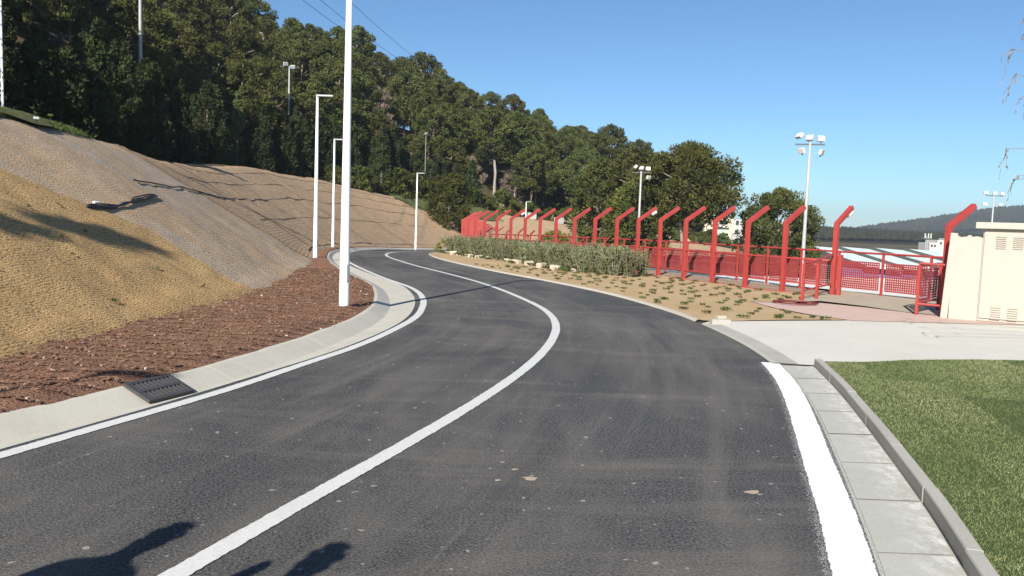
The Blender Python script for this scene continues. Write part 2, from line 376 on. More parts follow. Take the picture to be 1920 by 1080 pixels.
TOE = relax(catmull([(-11.5, -30), (-8.4, -9), (-6.8, -3), (-5.6, 2.5), (-5.08, 7.8), (-5.08, 11), (-5.08, 15), (-5.2, 18), (-6.05, 23.5), (-7.1, 28.5), (-8.15, 33), (-8.95, 37), (-9.55, 41), (-10.0, 45), (-10.3, 50), (-10.2, 56), (-9.9, 64), (-9, 72), (-7.4, 80), (-4, 89), (2, 99), (9, 108), (18, 120), (30, 136), (45, 155), (62, 178)], 1.0), 3)
TOE_N = normals(TOE); TOE_S = np.r_[0, np.cumsum(np.linalg.norm(np.diff(TOE, axis=0), axis=1))]
GR = .60
def hs_of(Y): return np.interp(Y, [-30, 10, 25, 35, 45, 60, 75, 95, 110, 125, 150, 170, 177], [3.9, 3.9, 3.8, 3.8, 4.3, 5.8, 6.3, 5.2, 4.3, 3.2, 1.9, .3, .02])
def toe_dist(X, Y):
    X = np.asarray(X, float).ravel(); Y = np.asarray(Y, float).ravel(); D = np.full(X.shape, 1e9); SG = np.ones(X.shape); NY = np.zeros(X.shape)
    A = TOE[::2]; Bv = np.diff(A, axis=0)
    for a, b in zip(A[:-1], Bv):
        L2 = b @ b; tt = np.clip(((X - a[0]) * b[0] + (Y - a[1]) * b[1]) / L2, 0, 1)
        dx = X - a[0] - tt * b[0]; dy = Y - a[1] - tt * b[1]; d = np.hypot(dx, dy); k = d < D
        D[k] = d[k]; NY[k] = (a[1] + tt * b[1])[k]; SG[k] = np.sign(b[0] * dy - b[1] * dx)[k]
    return D * SG, NY
# foot line of the red walkway (front posts)
NEAR_POSTS = [(8.25, 20.48), (7.34, 21.61), (6.70, 22.92), (6.08, 24.22), (5.48, 25.54), (4.91, 26.87), (4.38, 28.23), (3.80, 29.56), (3.12, 30.83), (2.43, 32.11), (1.75, 33.39), (1.13, 34.7), (.5, 36.01), (-.15, 37.3), (-.83, 38.58), (-1.47, 39.87), (-2.0, 41.21), (-2.42, 42.61), (-2.72, 44.03), (-2.94, 45.46)]
WALK = relax(catmull(NEAR_POSTS + [(-3.1, 50), (-3.15, 55), (-3.1, 62), (-3.0, 69), (-2.0, 74.5), (.8, 77.8), (4.5, 80), (9, 83), (14, 87)], .5), 1)
def walk_x(Y): return np.interp(Y, np.r_[WALK[WALK[:, 1] < 70][:, 1], 80, 121], np.r_[WALK[WALK[:, 1] < 70][:, 0], 1, 20])
def hill(d, hs, Y):
    w = hs / GR
    z = np.where(d < 0, 0, np.where(d < w, GR * d, hs + .04 * np.minimum(d - w, 40) * np.minimum(1, hs)))
    k = np.clip(d - w - 7, 0, None)
    cap = np.interp(Y, [0, 60, 85, 110, 130, 150, 166, 177], [37, 37, 32, 25, 20, 15, 3, 0])
    return z + cap * (1 - np.exp(-k * .74 / np.maximum(cap, .01))) - smooth(90, 260, k) * cap * .8
def H(X, Y, with_drop=True):
    sh = np.shape(X); d, ny = toe_dist(X, Y); X = np.asarray(X, float).ravel(); Y = np.asarray(Y, float).ravel()
    z0 = np.where(d > 0, zb(np.clip(ny, -50, 178)), zb(Y)); z = z0 + hill(d, hs_of(ny), ny)
    u = X - (walk_x(np.clip(Y, 20.5, 121)) + 2.9)
    dr = -.45 * smooth(0, 2.0, u) * smooth(20.0, 22.5, Y) - 5.2 * smooth(26, 95, Y) * smooth(4, 34, u - .06 * (Y - 25))
    z = z + np.where(d < 0, np.minimum(dr, -.75 * smooth(-1, 9, X) * smooth(58, 72, Y) * (Y < 200)), 0)
    return z.reshape(sh)
def Hp(x, y): return float(H(np.array([x]), np.array([y]))[0])

# ------------------------------------------------------------------ ground sheet
gx = np.r_[-2500, -1800, -1200, -800, -500, -350, -260, -200, np.arange(-160, -62, 5.), np.arange(-62, 62, 1.25), np.arange(62, 130, 4.), 150, 180, 220, 280, 360, 460, 600, 800, 1100, 1500, 2000, 2500]
gy = np.r_[-380, -250, -160, -100, -60, np.arange(-40, -6, 3.), np.arange(-6, 70, 1.25), np.arange(70, 215, 1.75), np.arange(215, 320, 8), 350, 400, 480, 580, 700, 900, 1100, 1400, 1800, 2200, 2600]
GX, GY = np.meshgrid(gx, gy); GZ = H(GX, GY); gd, gn = toe_dist(GX, GY); gd = gd.reshape(GX.shape); gn = gn.reshape(GX.shape)
ww = hs_of(gn) / GR
GZ = GZ - np.where((gd > -1) & (gd < ww + .2), .55, 0) - np.where((gd <= -1) & (GY < 130) & (GX < walk_x(np.clip(GY, 20.5, 121)) + 2.2), .14, 0) - np.where((GY < 20.5) & (gd <= -1) & (GX < 60), .0, 0)
GZ += np.where(gd > ww + 1.5, .35 * fbm(GX, GY, .35, 3), 0)
GZ -= np.where((GX > 10) & (GY < 20.5) & (GX < 40), .14, 0) * 0
ny_, nx_ = GX.shape; idx = np.arange(ny_ * nx_).reshape(ny_, nx_)
F = np.stack([idx[:-1, :-1], idx[:-1, 1:], idx[1:, 1:], idx[1:, :-1]], -1).reshape(-1, 4)
g_ = raw('ground', np.stack([GX, GY, GZ], -1).reshape(-1, 3), F.tolist(), M['soil'], smooth=True); tag(g_, kind='structure')

# ------------------------------------------------------------------ sheets and strips
def strip(name, A, B, n, zA, material, parent=None, m=1, uv=False, z_extra=None):
    """ruled sheet between polylines A and B, m cross cells"""
    A = resample(A, n=n); B = resample(B, n=n); V = []; UV = []; L = np.r_[0, np.cumsum(np.linalg.norm(np.diff(A, axis=0), axis=1))]
    for i in range(n):
        for k in range(m + 1):
            p = A[i] * (1 - k / m) + B[i] * k / m; V.append((p[0], p[1], zA(p[0], p[1], k / m))); UV.append((k / m, L[i]))
    F = [(i * (m + 1) + k, i * (m + 1) + k + 1, (i + 1) * (m + 1) + k + 1, (i + 1) * (m + 1) + k) for i in range(n - 1) for k in range(m)]
    return raw(name, V, F, material, parent, uv=UV)
def inside(P, x, y):
    c = np.zeros(x.shape, bool); n = len(P)
    for i in range(n):
        (x1, y1), (x2, y2) = P[i], P[i - 1]
        k = ((y1 > y) != (y2 > y)) & (x < (x2 - x1) * (y - y1) / (y2 - y1 + 1e-12) + x1); c ^= k
    return c
def sheet(name, poly, res, zf, material, parent=None, smooth_=False):
    P = [tuple(p) for p in poly]; B = []
    for i in range(len(P)):
        a = np.array(P[i]); b = np.array(P[(i + 1) % len(P)]); n = max(1, int(np.linalg.norm(b - a) / res))
        for k in range(n): B.append(tuple(a + (b - a) * k / n))
    xs = np.array([p[0] for p in B]); ys = np.array([p[1] for p in B])
    x, y = np.meshgrid(np.arange(xs.min(), xs.max(), res), np.arange(ys.min(), ys.max(), res)); x = x.ravel() + res * .2; y = y.ravel() + res * .2
    k = inside(P, x, y); pts = [Vector(p) for p in B] + [Vector((a, b)) for a, b in zip(x[k], y[k])]
    out = delaunay_2d_cdt(pts, [(i, (i + 1) % len(B)) for i in range(len(B))], [], 1, 1e-5)
    vx = np.array([p[0] for p in out[0]]); vy = np.array([p[1] for p in out[0]]); z = zf(vx, vy)
    f = []
    for q in out[2]:
        a, b, c = q[:3]; cr = (vx[b] - vx[a]) * (vy[c] - vy[a]) - (vy[b] - vy[a]) * (vx[c] - vx[a]); f.append(tuple(q) if cr > 0 else tuple(q)[::-1])
    return raw(name, np.stack([vx, vy, z], 1), f, material, parent, smooth_)
struct = lambda o: tag(o, kind='structure')

# road edges ------------------------------------------------------
GUT = relax(catmull([(-6.9, -5), (-5.45, -1), (-4.3, 2.5), (-3.41, 5.26), (-2.98, 6.56), (-2.55, 8.1), (-2.09, 9.9), (-1.78, 12.08), (-1.74, 13.6), (-1.82, 14.9), (-1.98, 16.32), (-2.32, 18.08), (-2.81, 19.9), (-3.6, 21.8), (-5.56, 27.12), (-6.95, 32.2), (-7.95, 37), (-8.55, 41.5), (-8.8, 46), (-8.8, 52), (-8.6, 58), (-8.3, 64), (-7.5, 72), (-6, 80), (-3, 88), (3, 98)], .3), 4)
FACE = relax(catmull([(-7.2, -5), (-5.7, -1), (-4.52, 2.5), (-3.53, 5.5), (-3.27, 6.1), (-2.84, 7.4), (-2.5, 8.8), (-2.26, 10.4), (-2.12, 12.0), (-2.15, 13.6), (-2.37, 15.4), (-2.7, 17.1), (-3.15, 18.9), (-4.1, 21.7), (-5.95, 27.1), (-7.35, 32.4), (-8.3, 37.2), (-8.9, 41.7), (-9.15, 46), (-9.1, 52), (-8.9, 58), (-8.6, 64), (-7.85, 72), (-6.3, 80), (-3.3, 88)], .3), 4)
KBACK = relax(catmull([(-7.4, -5), (-5.9, -1), (-4.72, 2.7), (-3.75, 5.6), (-3.5, 6.2), (-3.3, 6.75), (-3.1, 7.4), (-2.82, 8.6), (-2.6, 9.9), (-2.45, 11.0), (-2.35, 12.2), (-2.37, 13.6), (-2.55, 15.1), (-2.94, 17.2), (-3.45, 19.1), (-4.4, 21.6), (-6.15, 26.9), (-7.5, 32.5), (-8.45, 37.3), (-9.05, 41.8), (-9.3, 46), (-9.25, 52), (-9.05, 58), (-8.85, 64), (-8.1, 72), (-6.55, 80), (-3.5, 88)], .3), 4)
LLINE = relax(catmull([(-6.75, -5), (-5.3, -1), (-4.16, 2.5), (-3.33, 5.16), (-3.13, 5.8), (-2.87, 6.55), (-2.52, 7.7), (-2.37, 8.45), (-2.08, 9.55), (-1.92, 10.3), (-1.67, 12.3), (-1.6, 13.6), (-1.67, 14.9), (-1.82, 16.4), (-2.13, 18.06), (-2.6, 19.6), (-3.65, 22.2), (-5.45, 27.4), (-6.85, 32.3), (-7.8, 37), (-8.38, 41.5), (-8.62, 46), (-8.6, 52), (-8.4, 58), (-8.1, 64)], .3), 4)
CLINE = relax(catmull([(-3.6, -3), (-2.3, 1), (-1.48, 3.5), (-1.29, 4.12), (-1.02, 4.9), (-.77, 5.65), (-.34, 7.0), (.10, 8.6), (.42, 10.1), (.64, 11.6), (.74, 12.8), (.74, 14), (.60, 15.5), (.22, 17.4), (-.4, 19.92), (-1.22, 22.52), (-2.2, 25.12), (-3.42, 28.3), (-4.3, 31), (-5.38, 34.7), (-6.1, 38.3), (-6.42, 41.5), (-6.42, 45), (-6.0, 49.5), (-5.3, 54)], .3), 4)
RIGHT = relax(catmull([(0.3, -3), (1.2, 1), (1.85, 3.76), (2.09, 4.56), (2.45, 5.85), (2.84, 7.28), (3.16, 8.8), (3.33, 10.2), (3.4, 11.6), (3.37, 12.76), (3.29, 14.1), (3.12, 15.6), (2.5, 18.5), (1.72, 20.9), (.7, 23.44), (-.55, 26.32), (-2.22, 31.1), (-3.5, 36), (-4.34, 41.3), (-4.6, 46), (-4.5, 52), (-4.3, 58), (-4.05, 64), (-3.7, 72), (-2, 79.5), (1, 86), (7, 95)], .3), 4)
def off(P, d): return P + normals(P) * d
zroad = lambda x, y, k=0: zb(y) + .0
struct(strip('road', off(GUT, .12), off(RIGHT, -.35), 220, lambda x, y, k: float(zb(y)), M['asphalt'], m=8, uv=True))
def line(name, P, w, y0, y1, z=.006, jit=.004, step=.03, material=None):
    P = P[(P[:, 1] >= y0) & (P[:, 1] <= y1)]; P = resample(P, step); N = normals(P); n = len(P); V = []
    for k, sg in enumerate((-1, 1)):
        e = sg * w / 2 + jit * (rng.random(n) - .5) * 2 + jit * 1.2 * vnoise(np.arange(n) * .13 + 50 * k, np.zeros(n) + 3 * k)
        q = P + N * e[:, None]; V.append(np.c_[q, zb(q[:, 1]) + z])
    V = np.vstack(V); F = [(i, i + 1, n + i + 1, n + i) for i in range(n - 1)]
    return struct(raw(name, V, F, material or M['paint']))
line('white_edge_line', LLINE, .125, 1, 64, material=M['paint_old'])
line('white_centre_line', CLINE, .125, 1, 54, material=M['paint_old'])
RL = relax(catmull([(.0, -2.2), (.9, 1), (1.71, 3.75), (1.92, 4.43), (2.25, 5.63), (2.82, 7.69), (3.1, 8.9), (3.27, 9.92)], .2), 4)
line('white_edge_line', RL, .215, .5, 12, jit=.0045, step=.012)
# overspray specks beside the wide fresh line
n = 15000; P = resample(RL[RL[:, 1] > 2.5], n=600); N = normals(P); i = rng.integers(0, 600, n); e = (.1075 + np.abs(rng.normal(0, .020, n)) - .004) * rng.choice([-1, 1], n)
c = P[i] + N[i] * e[:, None]; s = rng.uniform(.0015, .005, n); a = rng.uniform(0, 6.28, n)
T = np.stack([np.c_[c[:, 0] + s * np.cos(a + q), c[:, 1] + s * np.sin(a + q), np.full(n, .0045)] for q in (0, 2.1, 4.2)], 1)
tag(tris('paint_overspray', T, M['paint']), kind='stuff')

# left gutter: flat channel + sloped kerb face, cast in lengths with joints
gut_root = tag(bpy.data.objects.new('left_gutter', None), kind='structure'); COL.objects.link(gut_root)
Lg = GUT[(GUT[:, 1] > -4) & (GUT[:, 1] < 86)]; Lg = resample(Lg, .25)
def nearest(P, Q):
    return np.array([P[np.argmin(((P - q) ** 2).sum(1))] for q in Q])
FACEd = resample(FACE, .04); KBd = resample(KBACK, .04)
Fq = relax(nearest(FACEd, Lg), 4); Kq = relax(nearest(KBd, Lg), 4)
GR_Y0, GR_Y1 = 6.55, 7.32          # opening for the drain grate
def gutter_piece(a, b):
    V = []; F = []; k = 0
    for i in range(a, b + 1):
        p, f, q = Lg[i].copy(), Fq[i], Kq[i]
        if i == b: d = (Lg[i] - Lg[i - 1]) * .018; p = p - d; f = f - d; q = q - d
        z = float(zb(p[1])); j = .008 * float(vnoise(p[0] * 3, p[1] * 3)); bk = q + (q - f) / (np.linalg.norm(q - f) + 1e-6) * (.06 + 2.2 * j)
        pf = p + (f - p) * .96
        V += [(p[0], p[1], z - .12), (p[0], p[1], z + .012), (pf[0], pf[1], z + .004), (q[0], q[1], z + .115 + j * .6), (bk[0], bk[1], z + .118 + j), (bk[0], bk[1], z - .12)]
    nn = 6
    for i in range(b - a):
        for j in range(nn - 1): F.append((i * nn + j, (i + 1) * nn + j, (i + 1) * nn + j + 1, i * nn + j + 1))
    F += [tuple(range(nn)), tuple(range((b - a) * nn, (b - a) * nn + nn))[::-1]]
    o = raw('kerb_section', V, F, M['gutter'], gut_root)
    bm = bmesh.new(); bm.from_mesh(o.data); bmesh.ops.recalc_face_normals(bm, faces=bm.faces[:]); bm.to_mesh(o.data); bm.free(); return o
i = 0
brk = [0]
gi0 = int(np.argmin(np.abs(Fq[:, 1] - 6.62))); gi1 = int(np.argmin(np.abs(Fq[:, 1] - 7.32)))
while brk[-1] < len(Lg) - 1:
    nx = brk[-1] + random.choice([9, 10, 11]); brk.append(min(nx, len(Lg) - 1))
for a, b in zip(brk[:-1], brk[1:]): gutter_piece(a, b)
# kerb strip with its drain: iron grate lying in the sloped kerb face
dr = thing('drain_grate', 'black iron slotted drain grate set in the concrete kerb of the left gutter', 'drain grate')
ex = Vector((.17, .42, 0)).normalized(); w_ = Vector((-.21, .16, .10)); ey = (w_ - ex * w_.dot(ex)).normalized(); ez = ex.cross(ey).normalized()
if ez.z < 0: ez = -ez
dr.matrix_world = Matrix.Translation(Vector((-3.09, 6.94, .066)) + ez * .022) @ Matrix((ex, ey, ez)).transposed().to_4x4()
gl, gw = .47, .29
b = MB()
for y in (-gw / 2, gw / 2, 0): b.box((0, y, 0), (gl, .035, .03))
for x in (-gl / 2, gl / 2): b.box((x, 0, .0012), (.035, gw + .03, .03))
b.build('frame', M['iron'], dr)
MB().box((0, 0, -.012), (gl, gw, .004)).build('shade_plate', M['cavity_shade'], dr)  # flat plate coloured near-black as the shade below the bars
base_bar = None
for k in range(9):
    x = -gl / 2 + gl * (k + 1) / 10
    for sgn in (-1, 1):
        if base_bar is None: base_bar = MB().box((0, 0, 0), (.019, gw / 2 - .03, .022), rz=.12).build('bar', M['iron'], dr); o = base_bar
        else: o = base_bar.copy(); COL.objects.link(o)
        o.location = (x, sgn * gw / 4, .001)

# mulch strip
MB_ = resample(KBACK[(KBACK[:, 1] > -4.5) & (KBACK[:, 1] < 86)], .3); mk = off(MB_, -.0) ; tq = nearest(resample(TOE, .1), MB_); tq = relax(tq, 6); tq = tq + (tq - MB_) / np.linalg.norm(tq - MB_, axis=1)[:, None] * .25
def zmulch(x, y, k):
    return float(zb(y)) + .112 + .0 * k - .10 * k * k * 0 + (.055 * float(fbm(x, y, 1.6, 3)) + .022 * float(fbm(x, y, 7, 2))) * min(1, 8 * k) * 1.0 + (.03 if k > .1 else 0)
struct(strip('mulch_bed', MB_, tq, len(MB_) * 3, lambda x, y, k: zmulch(x, y, k), M['mulch'], m=34))
# bark chips: real geometry, too many to count
n = 26000; i = rng.integers(20, min(95, len(MB_) - 1), n); k = .035 + .965 * rng.random(n) ** .9; p = MB_[i] * (1 - k)[:, None] + tq[i] * k[:, None] + rng.normal(0, .05, (n, 2)) * np.minimum(1, k * 5)[:, None]
z = zb(p[:, 1]) + .118 + .055 * fbm(p[:, 0], p[:, 1], 1.6, 3) * np.minimum(1, 8 * k) + .03 * np.minimum(1, k * 10)
s = rng.uniform(.006, .021, n) * np.where(rng.random(n) < .05, 1.8, 1); a = rng.uniform(0, 6.28, n); el = rng.uniform(.25, .7, n); tl = rng.uniform(-.3, .3, (n, 2))
q = []
for (u, v_) in ((-1, -1), (1, -1), (1, 1), (-1, 1)):
    dx = s * u; dy = s * v_ * el; q.append(np.c_[p[:, 0] + dx * np.cos(a) - dy * np.sin(a), p[:, 1] + dx * np.sin(a) + dy * np.cos(a), z + .008 + dx * tl[:, 0] + dy * tl[:, 1]])
tag(tris('bark_chips', np.stack(q, 1), M['chip']), kind='stuff')
n = 340; i = rng.integers(20, 90, n); k = rng.random(n); p = MB_[i] * (1 - k)[:, None] + tq[i] * k[:, None]; mb = MB()
for a, b in p:
    s = random.uniform(.007, .02) * (1.8 if random.random() < .08 else 1); mb.box((a, b, float(zb(b)) + .145 + .055 * float(fbm(a, b, 1.6, 3))), (s * 1.5, s, s * .8), random.uniform(0, 3), random.uniform(-.5, .5))
tag(mb.build('pebbles', M['stone']), kind='stuff')

# ------------------------------------------------------------------ right side: gutter slabs, kerb, lawn, apron
KF = relax(catmull([(1.15, 0), (1.75, 2), (2.28, 3.8), (2.5, 4.52), (2.74, 5.4), (3.1, 6.8), (3.45, 8.25), (3.76, 9.75)], .15), 4)
GE = relax(catmull([(.75, 0), (1.3, 2), (1.86, 3.76), (2.1, 4.55), (2.46, 5.8), (2.87, 7.3), (3.17, 8.6), (3.36, 9.75)], .15), 4)
gs = tag(bpy.data.objects.new('right_gutter', None), kind='structure'); COL.objects.link(gs)
A = resample(GE, n=401); B = resample(KF, n=401)
for k in range(12):
    a = int(k * 400 / 12); b_ = int((k + 1) * 400 / 12) - 1; V = []; F = []; UV = []; rows = range(a, b_ + 1, 4) if (b_ - a) % 4 == 0 else list(range(a, b_, 4)) + [b_]
    rows = list(rows); zt = .010 + random.uniform(-.002, .002)
    for r in rows:
        for j, u in enumerate((0, .33, .66, .97)):
            p = A[r] * (1 - u) + B[r] * u; V.append((p[0], p[1], zt)); UV.append((u, r * .025))
        p = A[r]; V.append((p[0], p[1], -.08)); UV.append((0, r * .025)); p = A[r] * .03 + B[r] * .97; V.append((p[0], p[1], -.08)); UV.append((1, r * .025))
    for q in range(len(rows) - 1):
        o_ = q * 6
        for j in range(3): F.append((o_ + j, o_ + j + 1, o_ + 7 + j, o_ + 6 + j))
        F.append((o_ + 4, o_, o_ + 6, o_ + 10)); F.append((o_ + 3, o_ + 5, o_ + 11, o_ + 9))
    raw('gutter_slab', V, F, M['slab'], gs, uv=UV)
struct(strip('gutter_bedding', off(A, .02), off(B, 0), 60, lambda x, y, k: .0043, M['cavity_shade'] if False else M['kerb'], m=1))
kr = tag(bpy.data.objects.new('right_kerb', None), kind='structure'); COL.objects.link(kr)
Lk = resample(KF, n=401); Nk = -normals(Lk)
for k in range(10):
    a = int(k * 40); b_ = int((k + 1) * 40); rows = list(range(a, b_ + 1, 5)); V = []; F = []; dz = random.uniform(-.003, .003); dx = random.uniform(-.003, .003)
    for q, r in enumerate(rows):
        p = Lk[r].copy()
        if q == 0: p += (Lk[r + 1] - Lk[r]) * .035
        if q == len(rows) - 1 and r > 0: p -= (Lk[r] - Lk[r - 1]) * .035
        for (u, zz) in ((.004, -.1), (.004, .096), (.010, .104), (.080, .104), (.086, .098), (.086, -.1)):
            w2 = p + Nk[r] * (u + dx); V.append((w2[0], w2[1], zz + (dz if zz > 0 else 0)))
    for q in range(len(rows) - 1):
        for j in range(5): F.append((q * 6 + j, q * 6 + j + 1, q * 6 + 7 + j, q * 6 + 6 + j))
    F += [tuple(range(6)), tuple(range(len(V) - 6, len(V)))[::-1]]
    raw('kerb_stone', V, F, M['kerb'], kr)
KIN = Lk + Nk * .083
lawn_poly = [tuple(p) for p in KIN[::12]] + [(4.4, 9.72), (5.0, 9.98), (6.7, 10.3), (12, 11.2), (14, 11.4), (14, 0)]
zlawn = lambda x, y: .088 + .012 * fbm(x, y, 1.2, 2)
struct(sheet('lawn', lawn_poly, .3, zlawn, M['lawn']))
# grass blades, tinted by turf roll
n = 480000; x = rng.uniform(2.1, 8.2, n); y = rng.uniform(2.4, 10.6, n)
ok = inside(lawn_poly, x, y) & (x < .70 * y + .4) & (y > 2.6); far = smooth(3, 8, y); ok &= rng.random(n) < (1 - .35 * far); x = x[ok]; y = y[ok]; n = len(x)
ca, sa = math.cos(R(14)), math.sin(R(14)); u = x * ca - y * sa; v = x * sa + y * ca
row = np.floor(u / .62 + .2 * vnoise(y, x, .3)).astype(int); cell = np.floor(v / 1.9 + row * .37).astype(int)
roll = _T[(row * 13 + cell * 29) % 64, (row * 7 + cell * 3) % 64]
roll = np.where(roll > .76, -.27, (roll - .38) * .34); edge = np.minimum(np.abs((u / .62) % 1 - .5) * 2, 1)
tint = .58 + 1.3 * roll + .20 * fbm(x, y, 1.1, 3) + .12 * vnoise(x, y, 9) + rng.normal(0, .15, n) - .10 * (edge > .94); tint = np.clip(tint, 0, 1)
h = rng.uniform(.009, .021, n); a = rng.uniform(0, 6.28, n); wd = rng.uniform(.0014, .0026, n) * (1 + .06 * y); ln = rng.uniform(.3, 1.2, n) * h; la = rng.uniform(0, 6.28, n)
zz = zlawn(x, y) - .003
T = np.stack([np.c_[x + wd * np.cos(a), y + wd * np.sin(a), zz], np.c_[x - wd * np.cos(a), y - wd * np.sin(a), zz], np.c_[x + ln * np.cos(la), y + ln * np.sin(la), zz + h]], 1)
tag(tris('grass', T, M['blade'], attr=tint), kind='stuff')
# concrete apron
Rr = RIGHT[(RIGHT[:, 1] > 9.74) & (RIGHT[:, 1] < 13.9)]
ap = [tuple(p) for p in Rr] + [(3.53, 14.1), (4.8, 14.6), (6.44, 15.1), (9.2, 15.5), (13, 16.0), (24, 17), (24, 10.9), (14, 11.45), (12, 11.25), (6.7, 10.34), (5.0, 10.02), (4.42, 9.76), (3.94, 9.74), (3.74, 9.77)]
struct(sheet('concrete_apron', ap, .8, lambda x, y: .0155 + 0 * x, M['apron']))
struct(strip('apron_edge', off(RIGHT[(RIGHT[:, 1] > 9.78) & (RIGHT[:, 1] < 13.8)], .02), off(RIGHT[(RIGHT[:, 1] > 9.78) & (RIGHT[:, 1] < 13.8)], -.30), 40, lambda x, y, k: .006 + .0135 * min(1, k * 6), M['kerb'], m=6))
# pink paving, grit ramp, sand bed
pk = [(6.44, 14.96), (9.2, 15.16), (13, 15.44), (24, 16.24), (24, 20), (12, 20), (9.0, 16.3), (8.55, 16.7), (7.9, 17.8), (7.2, 18.55), (6.5, 18.2), (5.51, 18.25), (5.62, 17), (5.9, 15.96)]
struct(sheet('pink_pavement', pk, .6, lambda x, y: .024 + 0 * x, M['pink']))
tn = [(6.5, 18.2), (7.2, 18.55), (7.9, 17.8), (8.55, 16.7), (9.0, 16.3), (10.6, 18.4), (10.9, 19.6), (9.9, 21.0), (8.9, 22.3), (8.1, 20.6), (7.2, 19.4)]
struct(sheet('grit_ramp', tn, .35, lambda x, y:   .030 + .05 * smooth(16.5, 19.5, y) + .01 * fbm(x, y, 2, 2), M['tan']))
Rs = RIGHT[(RIGHT[:, 1] > 13.75) & (RIGHT[:, 1] < 46)]; Wk = WALK[WALK[:, 1] < 46][::-1]
sp = [tuple(p) for p in off(Rs, -.1)[::2]] + [tuple(p) for p in off(Wk, -.0)[::2] ] + [(8.1, 20.5), (7.2, 19.4), (6.5, 18.22), (5.48, 18.27), (5.56, 17), (5.84, 15.96), (6.36, 14.99), (4.8, 14.5), (3.53, 14.06)]
zsand = lambda x, y: zb(y) + .030 + .03 * fbm(x, y, .8, 3)
struct(sheet('sand_bed', sp, .35, zsand, M['sand'], smooth_=True))
struct(strip('road_edging', off(Rs, .03), off(Rs, -.075), 160, lambda x, y, k: float(zb(y)) + .006 + .042 * min(1, k * 2.2), M['edge'], m=5))
struct(sheet('pale_plaza', [(7.6, 24.6), (11.5, 21.2), (16, 22), (34, 30), (30, 44), (16, 44), (8, 36), (4.6, 31)], 1.5, lambda x, y: H(x, y) + .03, M['plaza']))

# ------------------------------------------------------------------ slopes: erosion mats as separate rolls
emb = tag(bpy.data.objects.new('embankment', None), kind='structure'); COL.objects.link(emb)
def toe_at(s):
    return np.stack([np.interp(s, TOE_S, TOE[:, 0]), np.interp(s, TOE_S, TOE[:, 1])], -1), np.stack([np.interp(s, TOE_S, TOE_N[:, 0]), np.interp(s, TOE_S, TOE_N[:, 1])], -1)
def s_of_y(y): return float(np.interp(y, TOE[:, 1], TOE_S))
def slope_pt(s, d):
    s = np.asarray(s, float); d = np.asarray(d, float)
    p, nn = toe_at(s); hs = hs_of(p[..., 1]); w = hs / GR
    q = p + nn * d[..., None]; z = zb(p[..., 1]) + np.where(d < w, GR * d, hs + .04 * (d - w))
    z = z + .035 - .10 * np.exp(-((d - w) / .5) ** 2) + .15 * np.exp(-(d / .35) ** 2) * .6
    z = z + .10 * fbm(q[..., 0], q[..., 1], .45, 2)
    return q[..., 0], q[..., 1], z
def mat_piece(material, s0, s1, ds, dd, lift=0., top=.5, skew=(0, 0, 0, 0), d0=-.25, rough=.02):
    n = max(2, int((s1 - s0) / ds)); mm = 0; rows = max(8, int(8.2 / dd)); V = []; UV = []
    sx0 = s0 + np.interp(np.linspace(0, 1, rows + 1), [0, .33, .6, 1], [0, skew[0], skew[1], skew[2]]) if skew else s0
    sx1 = s1 + np.interp(np.linspace(0, 1, rows + 1), [0, .33, .6, 1], [0, skew[3], skew[4], skew[5]]) if len(skew) > 4 else s1 + 0 * sx0
    U = np.linspace(0, 1, n + 1); Sg = sx0[:, None] * (1 - U) + sx1[:, None] * U
    p, _ = toe_at(Sg); wtop = hs_of(p[..., 1]) / GR + top; K = np.linspace(0, 1, rows + 1)[:, None]; Dg = d0 + .14 * vnoise(Sg, Sg * 0, 1.7) + (wtop - d0) * K
    X, Y, Z = slope_pt(Sg, Dg); Z = Z + lift + rough * fbm(Sg, Dg * 2, 2.2, 3) * 1.3
    ix = np.arange((rows + 1) * (n + 1)).reshape(rows + 1, n + 1); F = np.stack([ix[:-1, :-1], ix[1:, :-1], ix[1:, 1:], ix[:-1, 1:]], -1).reshape(-1, 4)
    o = raw('erosion_mat', np.stack([X, Y, Z], -1).reshape(-1, 3), F.tolist(), material, emb, smooth=True, uv=np.stack([Sg, Dg], -1).reshape(-1, 2)); return o
sA = s_of_y(15.5); ZERO = (0, 0, 0, 0, 0, 0)
mat_piece(M['net_ochre'], s_of_y(-6), sA, .10, .10, .035, rough=.035, skew=(0, 0, 0, .1, -2.1, -4.8))
sB = s_of_y(23.0)
mat_piece(M['net_tan'], sA - .5, sB, .10, .10, .0, skew=(.1, -2.1, -4.8, -2.0, -3.0, -3.6), rough=.022)
mat_piece(M['net_grey'], sB - .4, s_of_y(28.5), .12, .12, -.02, skew=(-2.0, -3.0, -3.6, 0, -.4, -.6), rough=.022)
mat_piece(M['net_far'], s_of_y(28.2), s_of_y(33), .15, .15, .0, skew=(0, -.4, -.6, 0, 0, 0))
ys = [32.8, 37, 42, 48, 54, 60, 66, 73, 80, 88, 96, 104, 113, 123, 134, 147, 160]
for i in range(len(ys) - 1):
    mat_piece(M['net_far'], s_of_y(ys[i]) - .15, s_of_y(ys[i + 1]), .3 if ys[i] < 60 else .5, .2 if ys[i] < 60 else .3, .02 if i % 2 else 0, skew=ZERO, rough=.03)
